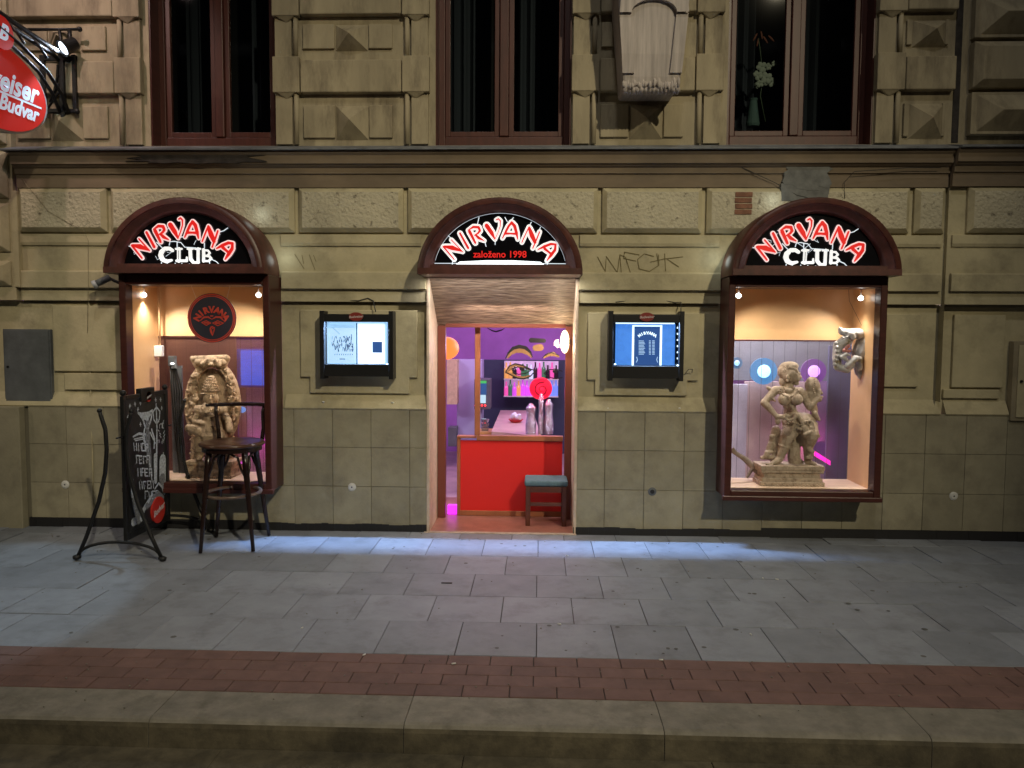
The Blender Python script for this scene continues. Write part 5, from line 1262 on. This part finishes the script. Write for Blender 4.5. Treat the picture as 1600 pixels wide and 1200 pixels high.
lamp('bar_light', 'AREA', (0, 2.4, 2.6), 36, (.95, .50, 1), (0, 2.6, 0), 1.5, 1.0)
lamp('bar_light', 'POINT', (.15, 1.3, 1.9), 5, (.95, .75, .9), None, .15)
lamp('counter_light', 'POINT', (-.30, 1.0, 1.5), 2.5, (.70, .62, 1), None, .1)
lamp('entry_warm', 'AREA', (0, .20, 1.82), 5, (1, .74, .60), (0, .50, .3), .7, .06)
# ================================================================== BAR STOOL outside
T = thing('bentwood_bar_stool', (-1.98, -.46, 0), 'tall dark bentwood bar stool with round seat and curved back rail on the pavement', 'bar stool')
sc = Vector((-1.985, -.46, 0)); zs = .782
mb = MB(); mb.lathe((sc.x, sc.y, zs-.03), [(.0, .006), (.17, .004), (.215, .0), (.232, .008), (.235, .02), (.225, .032), (.19, .030), (.10, .018), (.0, .014)], 40); st = mb.build('seat', M['seatwood'], T)
for p in st.data.polygons: p.use_smooth = True
mb = MB(); mb.lathe((sc.x, sc.y, zs-.062), [(.195, 0), (.212, .0), (.212, .032), (.195, .032)], 40); mb.build('seat_hoop', M['stoolwood'], T)
feet = [(-2.125, -.72), (-1.765, -.655), (-2.20, -.27), (-1.805, -.215)]
tops = [(-2.10, -.60), (-1.845, -.585), (-2.105, -.335), (-1.865, -.325)]
for i, (f, t) in enumerate(zip(feet, tops)):
    mb = MB(); f3 = Vector((f[0], f[1], .0)); t3 = Vector((t[0], t[1], zs-.045))
    pts = [t3, t3.lerp(f3, .15), t3.lerp(f3, .45), t3.lerp(f3, .75)+Vector((0, 0, 0)), f3+Vector((0, 0, .01))]
    mb.tube(pts, [.024, .023, .019, .016, .013], 10); lg = mb.build('leg', M['stoolwood'], T)
    # curved bracket under the seat
    for s_ in (-1, 1):
        ang = Vector((sc.x-t[0], sc.y-t[1], 0)).normalized(); side = Vector((-ang.y, ang.x, 0))*s_
        a = t3.lerp(f3, .30); b = t3+side*.10+ang*.04+Vector((0, 0, -.015)); c = t3.lerp(f3, .05)+side*.045+ang*.02
        mb = MB(); mb.tube([a, a.lerp(c, .5)+Vector((0, 0, -.0))+side*.012, c+Vector((0, 0, -.04))*.4, b], [.009]*4, 8); mb.build('brace', M['stoolwood'], T)
mb = MB(); zr = .40; pts = []
for i in range(28):
    a = 2*math.pi*i/28; pts.append((sc.x+.195*math.cos(a), sc.y+.215*math.sin(a), zr))
mb.tube(pts, .013, 8, closed=True); mb.build('foot_ring', mat('worn_ring', (.13, .09, .07), .3, var=.3, vscale=20), T)
for i, (x, y) in enumerate(((-2.185, -.285), (-1.835, -.245))):
    mb = MB(); mb.tube([(x+(.04 if i == 0 else -.0), y-.02, zs-.04), (x+(.02 if i == 0 else .008), y+.005, zs+.08), (x-.0, y+.015, zs+.2), (x+(0 if i == 0 else .01), y+.02, 1.035)], [.017, .015, .014, .013], 10); mb.build('back_post', M['stoolwood'], T)
mb = MB(); mb.tube([(-2.255, -.29, 1.035), (-2.18, -.245, 1.037), (-2.02, -.215, 1.040), (-1.88, -.22, 1.040), (-1.775, -.26, 1.038)], [.012, .015, .015, .015, .013], 10); mb.build('back_rail', M['stoolwood'], T)

# ================================================================== EASEL SIGN
T = thing('easel_sign', (-2.61, -.5, 0), 'black wrought iron street easel holding a chalk drawn board left of the stool', 'easel sign')
BX = -2.612
def endframe(y, feet_px, name='end_frame'):
    o = []
    prof = [(.30, .0), (.235, .16), (.135, .42), (.085, .62), (.070, .78), (.075, .92), (.105, 1.02), (.112, 1.05)]
    mb = MB()
    for s_ in (-1, 1):
        pp = [(BX+s_*a, y, z+.02 if i == 0 else z) for i, (a, z) in enumerate(prof)]
        mb2 = MB(); mb2.tube(pp, [.013, .014, .014, .014, .014, .014, .014, .012], 8); mb2.ball(pp[-1], .017, 10, 6); mb2.build('leg', M['black'], T)
        mb2 = MB(); mb2.ball((BX+s_*.305, y, .022), (.024, .024, .02), 12, 8); mb2.tube([(BX+s_*.325, y, .02), (BX+s_*.28, y, .03)], .016, 8); mb2.build('foot', M['black'], T)
    mb = MB(); mb.tube([(BX+.29*math.cos(R(a)), y, .035+.10*math.sin(R(a))) for a in range(0, 181, 15)], .011, 8); mb.build('arch_bar', M['black'], T)
endframe(-.905, None); endframe(-.12, None)
mb = MB(); by0, by1, bz0, bz1 = -.825, -.185, .12, 1.145
fw = .04
mb.box(BX-.014, BX+.014, by0, by0+fw, bz0, bz1); mb.box(BX-.014, BX+.014, by1-fw, by1, bz0, bz1); mb.box(BX-.014, BX+.014, by0+fw, by1-fw, bz0, bz0+.05); mb.box(BX-.014, BX+.014, by0+fw, by1-fw, bz1-.03, bz1)
mb.box(BX-.018, BX+.020, -.60, -.40, bz1-.06, bz1+.035)
mb.build('board_frame', M['black'], T, bevel=.004)
mb = MB(); mb.box(BX-.006, BX+.006, by0+fw, by1-fw, bz0+.05, bz1-.03); mb.build('chalkboard', M['board'], T)
mb = MB(); mb.tube([(BX, -.905, .86), (BX, by0, .86)], .006, 6); mb.tube([(BX, by1, .86), (BX, -.12, .86)], .006, 6); mb.build('pivot_pin', M['black'], T)
# finials on the board
for yy in (by0+.02, by1-.02): mb = MB(); mb.ball((BX, yy, bz1+.02), .022, 10, 8); mb.build('finial', M['black'], T)
# chalk art, in (y,z) on the face looking to +x ; u=0..1 left(front) to right(wall), v=0..1 up
TO = Matrix(((0, -1, 0, BX+.0065), (1, 0, 0, 0), (0, 0, 1, 0), (0, 0, 0, 1)))   # local (x,-y depth,z) -> world (y)
uy0, uy1 = by0+fw, by1-fw; vz0, vz1 = bz0+.05, bz1-.03
def uv(u, v): return (uy0+(uy1-uy0)*u, vz0+(vz1-vz0)*v)
# board crop (760x1200 view): corners left x~305..600, top y~120..880
def bc_(a, b):
    u = (a-318)/(595-318); t_ = 118-u*30; bo = 905-u*25; v = 1-(b-t_)/(bo-t_); return uv(u, v)
ch, ch2 = MB(), MB()
kk = (uy1-uy0)/277
ctr = [0]
def cs_(mbx, pts, wd):
    ctr[0] += 1
    mbx.ribbon([bc_(*p) for p in pts], [w_*kk for w_ in wd] if isinstance(wd, list) else wd*kk, -.0004-ctr[0]*1.5e-5, .0006, to=TO)
random.seed(21)
for (a, b) in ((345, 155), (378, 145), (415, 140), (330, 220), (398, 178), (525, 125), (562, 125), (570, 180), (412, 270), (330, 265)):
    cs_(ch, [(a, b-10), (a+random.uniform(-3, 3), b+10)], 5); cs_(ch, [(a-6, b), (a+6, b)], 3)
# witch-like robed figure: hat, face, body, staff, flames
cs_(ch, [(398, 200), (450, 212), (500, 190)], 8); cs_(ch, [(398, 200), (430, 240), (445, 290), (465, 300), (490, 240), (500, 190)], [6, 10, 8, 8, 10, 6])
cs_(ch, [(420, 215), (460, 225), (480, 215)], [20, 34, 14]); cs_(ch2, [(462, 245), (462, 290)], [26, 30]); cs_(ch, [(455, 270), (470, 270)], 5)
cs_(ch, [(440, 300), (430, 350), (450, 420), (470, 520), (485, 640)], [8, 12, 12, 8, 6]); cs_(ch, [(490, 310), (510, 370), (505, 430)], [8, 8, 6]); cs_(ch2, [(460, 330), (465, 430), (475, 560)], [30, 34, 20])
cs_(ch, [(360, 340), (400, 325), (440, 335), (480, 330), (515, 400)], [6, 9, 9, 8, 5]); cs_(ch, [(365, 355), (440, 350)], 5); cs_(ch, [(372, 365), (440, 362)], 4)
cs_(ch, [(528, 150), (530, 300), (525, 420), (520, 560), (515, 650)], [6, 9, 10, 10, 8]); cs_(ch, [(505, 200), (530, 170), (555, 200), (550, 250), (530, 280), (508, 250), (505, 200)], 6)
for i in range(22):
    a = random.uniform(530, 580); b = random.uniform(250, 410); cs_(ch, [(a, b), (a+random.uniform(-14, 14), b-random.uniform(8, 22))], 3.5)
# rows of chalk lettering down the board
txt = ['MEET', 'BEER', 'FOOD', 'RELAX', 'PARTY']
rows_ = [(365, 405), (372, 478), (385, 560), (395, 640), (430, 715)]
for (x0, y0) in rows_:
    for j in range(4):
        xx = x0+j*26
        g = random.randrange(5)
        yb = y0+j*5
        for z_ in range(3): a3, b3 = xx+random.uniform(-3, 20), yb+random.uniform(-26, 26); cs_(ch2, [(a3, b3), (a3+random.uniform(-12, 14), b3+random.uniform(-8, 8))], 3)
        xx += random.uniform(-4, 4); yb += random.uniform(-5, 5)
        cs_(ch, [(xx, yb-24), (xx+random.uniform(-2, 5), yb+22)], 4)
        if g != 0: cs_(ch, [(xx, yb-24), (xx+18, yb-20)], 5)
        if g in (1, 3): cs_(ch, [(xx, yb), (xx+14, yb+2)], 4)
        if g in (0, 2, 3): cs_(ch, [(xx+18, yb-20), (xx+20, yb+24)], 5)
        if g in (1, 2): cs_(ch, [(xx, yb+22), (xx+18, yb+24)], 5)
# candles
cs_(ch, [(565, 520), (562, 640)], [50, 48]); cs_(ch, [(572, 470), (572, 500)], 5); cs_(ch2, [(560, 640), (575, 720)], [46, 30]); cs_(ch, [(510, 480), (508, 640)], [22, 22]); cs_(ch, [(345, 600), (342, 690)], [16, 18]); cs_(ch2, [(350, 720), (380, 840)], [24, 44])
cs_(ch, [(500, 690), (530, 660), (555, 690), (575, 740)], [6, 8, 8, 6]); cs_(ch, [(345, 850), (400, 845), (415, 800), (480, 720)], [30, 24, 20, 10]); cs_(ch2, [(440, 780), (520, 730), (560, 760)], [26, 30, 20])
ch.build('chalk_drawing', M['chalk'], T); ch2.build('chalk_shading', M['chalk2'], T)
# red emblems on the board
def emblem(u, v, r_, nm='emblem', col=(.50, .03, .02)):
    y, z = uv(u, v); mb = MB(); mb.lathe((BX+.016, y, z), [(.0, .004), (r_, .004), (r_, -.012)], 28, 'x'); e = mb.build(nm, mat('red_emblem', col, .4), T)
    mb = MB(); M4 = Matrix.Translation((BX+.0215, y, z)) @ Matrix.Rotation(R(90), 4, 'Z') @ Matrix.Rotation(R(90), 4, 'X') @ Matrix.Rotation(R(18), 4, 'Z')
    text_into(mb, 'Budvar', M4, r_*.62, r_*.02, .35); mb.build('emblem_lettering', mat('emblem_pale', (.6, .55, .55), .5), e)
emblem(.72, .075, .10)
emblem(.53, 1.0, .038, 'small_emblem')

# ================================================================== BRACKET SIGN top left
XS = -3.435
T = thing('hanging_beer_sign', (XS, -.5, 3.4), 'red oval beer sign on a black wrought bracket at the upper left', 'sign')
cy0, cz0, ay, az = -.85, 3.27, .56, .305
def oval(r1, n=48): return [(cy0+ay*r1*math.cos(2*math.pi*i/n), cz0+az*r1*math.sin(2*math.pi*i/n)) for i in range(n)]
def oplate(poly, x0, x1, m_, nm, par):
    mb = MB(); n = len(poly); mb.add([(x0, y, z) for y, z in poly]+[(x1, y, z) for y, z in poly], [tuple(range(n)), tuple(range(n, 2*n))]+[(i, (i+1) % n, n+(i+1) % n, n+i) for i in range(n)]); return mb.build(nm, m_, par)
oplate(oval(1.0), XS-.05, XS+.02, mat('sign_rim', (.45, .47, .5), .35, .5), 'rim', T)
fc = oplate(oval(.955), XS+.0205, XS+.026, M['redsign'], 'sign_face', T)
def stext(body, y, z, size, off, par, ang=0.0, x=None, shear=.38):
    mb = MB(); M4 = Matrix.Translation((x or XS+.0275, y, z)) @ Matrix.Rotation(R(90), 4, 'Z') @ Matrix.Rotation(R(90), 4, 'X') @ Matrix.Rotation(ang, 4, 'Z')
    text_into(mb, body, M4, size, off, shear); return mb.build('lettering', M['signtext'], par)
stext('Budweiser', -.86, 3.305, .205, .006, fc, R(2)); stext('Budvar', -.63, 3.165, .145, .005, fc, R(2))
mb = MB(); mb.add([(XS+.0272, -.98, 3.232), (XS+.0272, -.37, 3.246), (XS+.0272, -.37, 3.232), (XS+.0272, -.98, 3.216)], [(0, 1, 2, 3)]); mb.build('underline', M['signtext'], fc)
# crest emblem with initial
ey, ez = -.80, 3.63
poly = [(ey+.125*math.cos(2*math.pi*i/32), ez+.115*math.sin(2*math.pi*i/32)) for i in range(32)]
em = oplate(poly, XS-.045, XS+.045, M['redsign'], 'crest', T); stext('B', ey+.01, ez, .15, .006, em, x=XS+.0465)
# bracket: arms, scroll bars, wall frame
mb = MB()
for dx in (-.035, .035):
    mb.tube([(XS+dx, -1.6, 3.80), (XS+dx, -1.1, 3.77), (XS+dx, -.7, 3.75), (XS+dx, -.35, 3.73), (XS+dx, -.12, 3.72), (XS+dx, -.03, 3.70)], .018, 8)
    mb.tube([(XS+dx, -1.6, 3.74), (XS+dx, -1.0, 3.69), (XS+dx, -.6, 3.62), (XS+dx, -.3, 3.53), (XS+dx, -.14, 3.42), (XS+dx, -.05, 3.30)], .014, 8)
for t_ in (-1.2, -.9, -.6, -.35): mb.tube([(XS-.035, t_, 3.77), (XS+.035, t_+.05, 3.66+.12*(-.9-t_)*.5)], .010, 6)
mb.build('bracket_arm', M['black'], T)
mb = MB()
for (x0, x1, z0, z1) in ((-3.62, -3.585, 3.30, 3.74), (-3.47, -3.43, 3.28, 3.74), (-3.365, -3.335, 3.30, 3.74)): mb.box(x0, x1, -.055, -.02, z0, z1)
mb.box(-3.62, -3.335, -.050, -.022, 3.70, 3.735); mb.box(-3.62, -3.335, -.050, -.022, 3.30, 3.33)
for i in range(4): mb.tube([(-3.585+.03*i, -.04, 3.32+.06*i), (-3.47, -.06, 3.45+.07*i)], .010, 6)
for (x, z) in ((-3.6, 3.29), (-3.45, 3.27), (-3.34, 3.31)): mb.ball((x, -.04, z), .022, 8, 6)
mb.build('wall_frame', M['black'], T, bevel=.003)
mb = MB(); a = at(128, 48, -.05); b = at(20, 48, -.05); mb.tube([(a.x, -.08, a.z), (b.x, -.08, a.z-.0)], .012, 8); mb.ball((a.x, -.08, a.z), .02, 8, 6); mb.tube([(XS, -.08, a.z), (XS, -.05, 3.73)], .012, 8); mb.tube([(a.x-.08, -.08, a.z), (a.x-.07, -.09, a.z-.12)], .016, 8); mb.build('cross_bar', M['black'], T)
# spotlights on it
def sign_spot(loc, tgt, label, e, cone, blend, colr=(.72, .84, 1)):
    L_ = Vector(loc); d = (Vector(tgt)-L_).normalized(); T = thing('spotlight', tuple(L_), label, 'spotlight', 'spotlights on the beer sign bracket')
    rot = d.to_track_quat('Z', 'Y').to_matrix()
    mb = MB(); mb.lathe((0, 0, 0), [(.02, -.13), (.045, -.12), (.055, -.03), (.066, .0), (.060, .0), (.05, -.03)], 20)
    mb.v = [tuple(L_+rot @ Vector(v)) for v in mb.v]; mb.build('housing', M['black'], T)
    mb = MB(); mb.lathe((0, 0, 0), [(.0, -.012), (.050, -.012)], 20); mb.v = [tuple(L_+rot @ Vector(v)) for v in mb.v]; mb.build('lens', mat('spot_lens', (.5, .5, .5) if e else (.05, .05, .06), .3, emit=(.75, .85, 1), estr=2.2 if e else 0), T)
    if e: lamp('sign_spot_light', 'SPOT', tuple(L_+d*.03), e, colr, tgt, .03, spot=cone, blend=blend)
p = at(97, 76, -.16)
sign_spot(tuple(p), (-3.95, -.95, 3.05), 'lit black spotlight clamped by the wall right of the beer sign', 30, 110, .5)
sign_spot((-3.30, -1.22, 3.72), (-3.40, -.30, 3.35), 'black spotlight in front of the small crest above the beer sign', 0, 90, .8)
lamp('pink_wall_fill', 'SPOT', (-3.3, -1.4, 5.0), 85, (1, .72, .66), (-3.45, 0, 3.5), .05, spot=80, blend=.9)  # added pinkish fill for the upper left wall, no fixture there
lamp('sign_spill', 'SPOT', (p.x, -.22, p.z-.02), 170, (.60, .84, 1), (-3.45, -1.75, 0), .05, spot=39, blend=.25)

# security camera under left hood
p = at(162, 438, -.12); T = thing('security_camera', tuple(p), 'small grey security camera under the left end of the left hood', 'camera')
d = Vector((-.8, -.3, -.45)).normalized(); mb = MB(); mb.tube([p-d*.05, p+d*.06], .026, 14); mb.build('body', M['grey'], T)
mb = MB(); mb.tube([p+d*.055, p+d*.085], [.03, .034], 14); mb.build('sunshade', mat('pale_grey', (.45, .48, .52), .4), T)
mb = MB(); mb.tube([p-d*.04, Vector((p.x+.10, -.06, p.z-.02)), Vector((-2.95, -.0, p.z-.03))], .012, 8); mb.build('arm', M['black'], T)

# ================================================================== LITTER
random.seed(9)
for (px, py, where) in ((472, 982, 's'), (569, 1024, 's'), (709, 1038, 'b'), (874, 976, 's'), (1033, 1032, 'b'), (1192, 904, 's'), (1214, 906, 's'), (886, 869, 's'), (1173, 992, 's')):
    p = gr(px, py, .002); a = random.uniform(0, 3); L_ = .017; mb = MB()
    mb.tube([p+Vector((math.cos(a)*-L_/2*1.2, math.sin(a)*-L_/2, .004)), p+Vector((math.cos(a)*L_/2*1.2, math.sin(a)*L_/2, .004))], .004, 6)
    o = mb.build('cigarette_butt', M['white'], None, loc=tuple(p))
    if where == 's': tag(o, 'tiny white cigarette butt lying on the grey paving slabs', 'cigarette butt', 'cigarette butts on the grey slabs')
    else: tag(o, 'tiny white cigarette butt lying on the red brick strip', 'cigarette butt', 'cigarette butts on the red bricks')
p = gr(698, 911, .002); mb = MB(); mb.box(p.x-.035, p.x+.035, p.y-.009, p.y+.009, .001, .006); tag(mb.build('black_scrap', M['cable'], None, loc=tuple(p), bevel=.002), 'small black strip of rubbish on the slabs in front of the doorway', 'litter')
# chewing gum spots pressed into the slabs
mb = MB()
for i in range(70):
    x = random.uniform(-3.5, 3.8); y = random.uniform(-2.3, -.2); r_ = random.uniform(.006, .016)
    mb.lathe((x, y, .0013), [(.0, .0012), (r_, .0006), (r_*1.1, 0)], 8)
tag(mb.build('gum_spots', mat('gum', (.10, .10, .10), .8)), 'flattened dark gum spots scattered over the paving slabs', 'gum', kind='stuff')
mb = MB()
for i in range(260):
    x = random.uniform(-3.6, 3.4); y = random.choice((random.uniform(-3.0, -2.35), random.uniform(-.25, -.02), random.uniform(-2.4, -.2)))
    r_ = random.uniform(.002, .006); mb.ball((x, y, r_*.5+.001), (r_, r_*.8, r_*.6), 6, 4)
tag(mb.build('grit', M['kerb']), 'fine grit and crumbs scattered over pavement, bricks and kerb', 'grit', kind='stuff')
# dark housefronts across the street close the night behind the camera
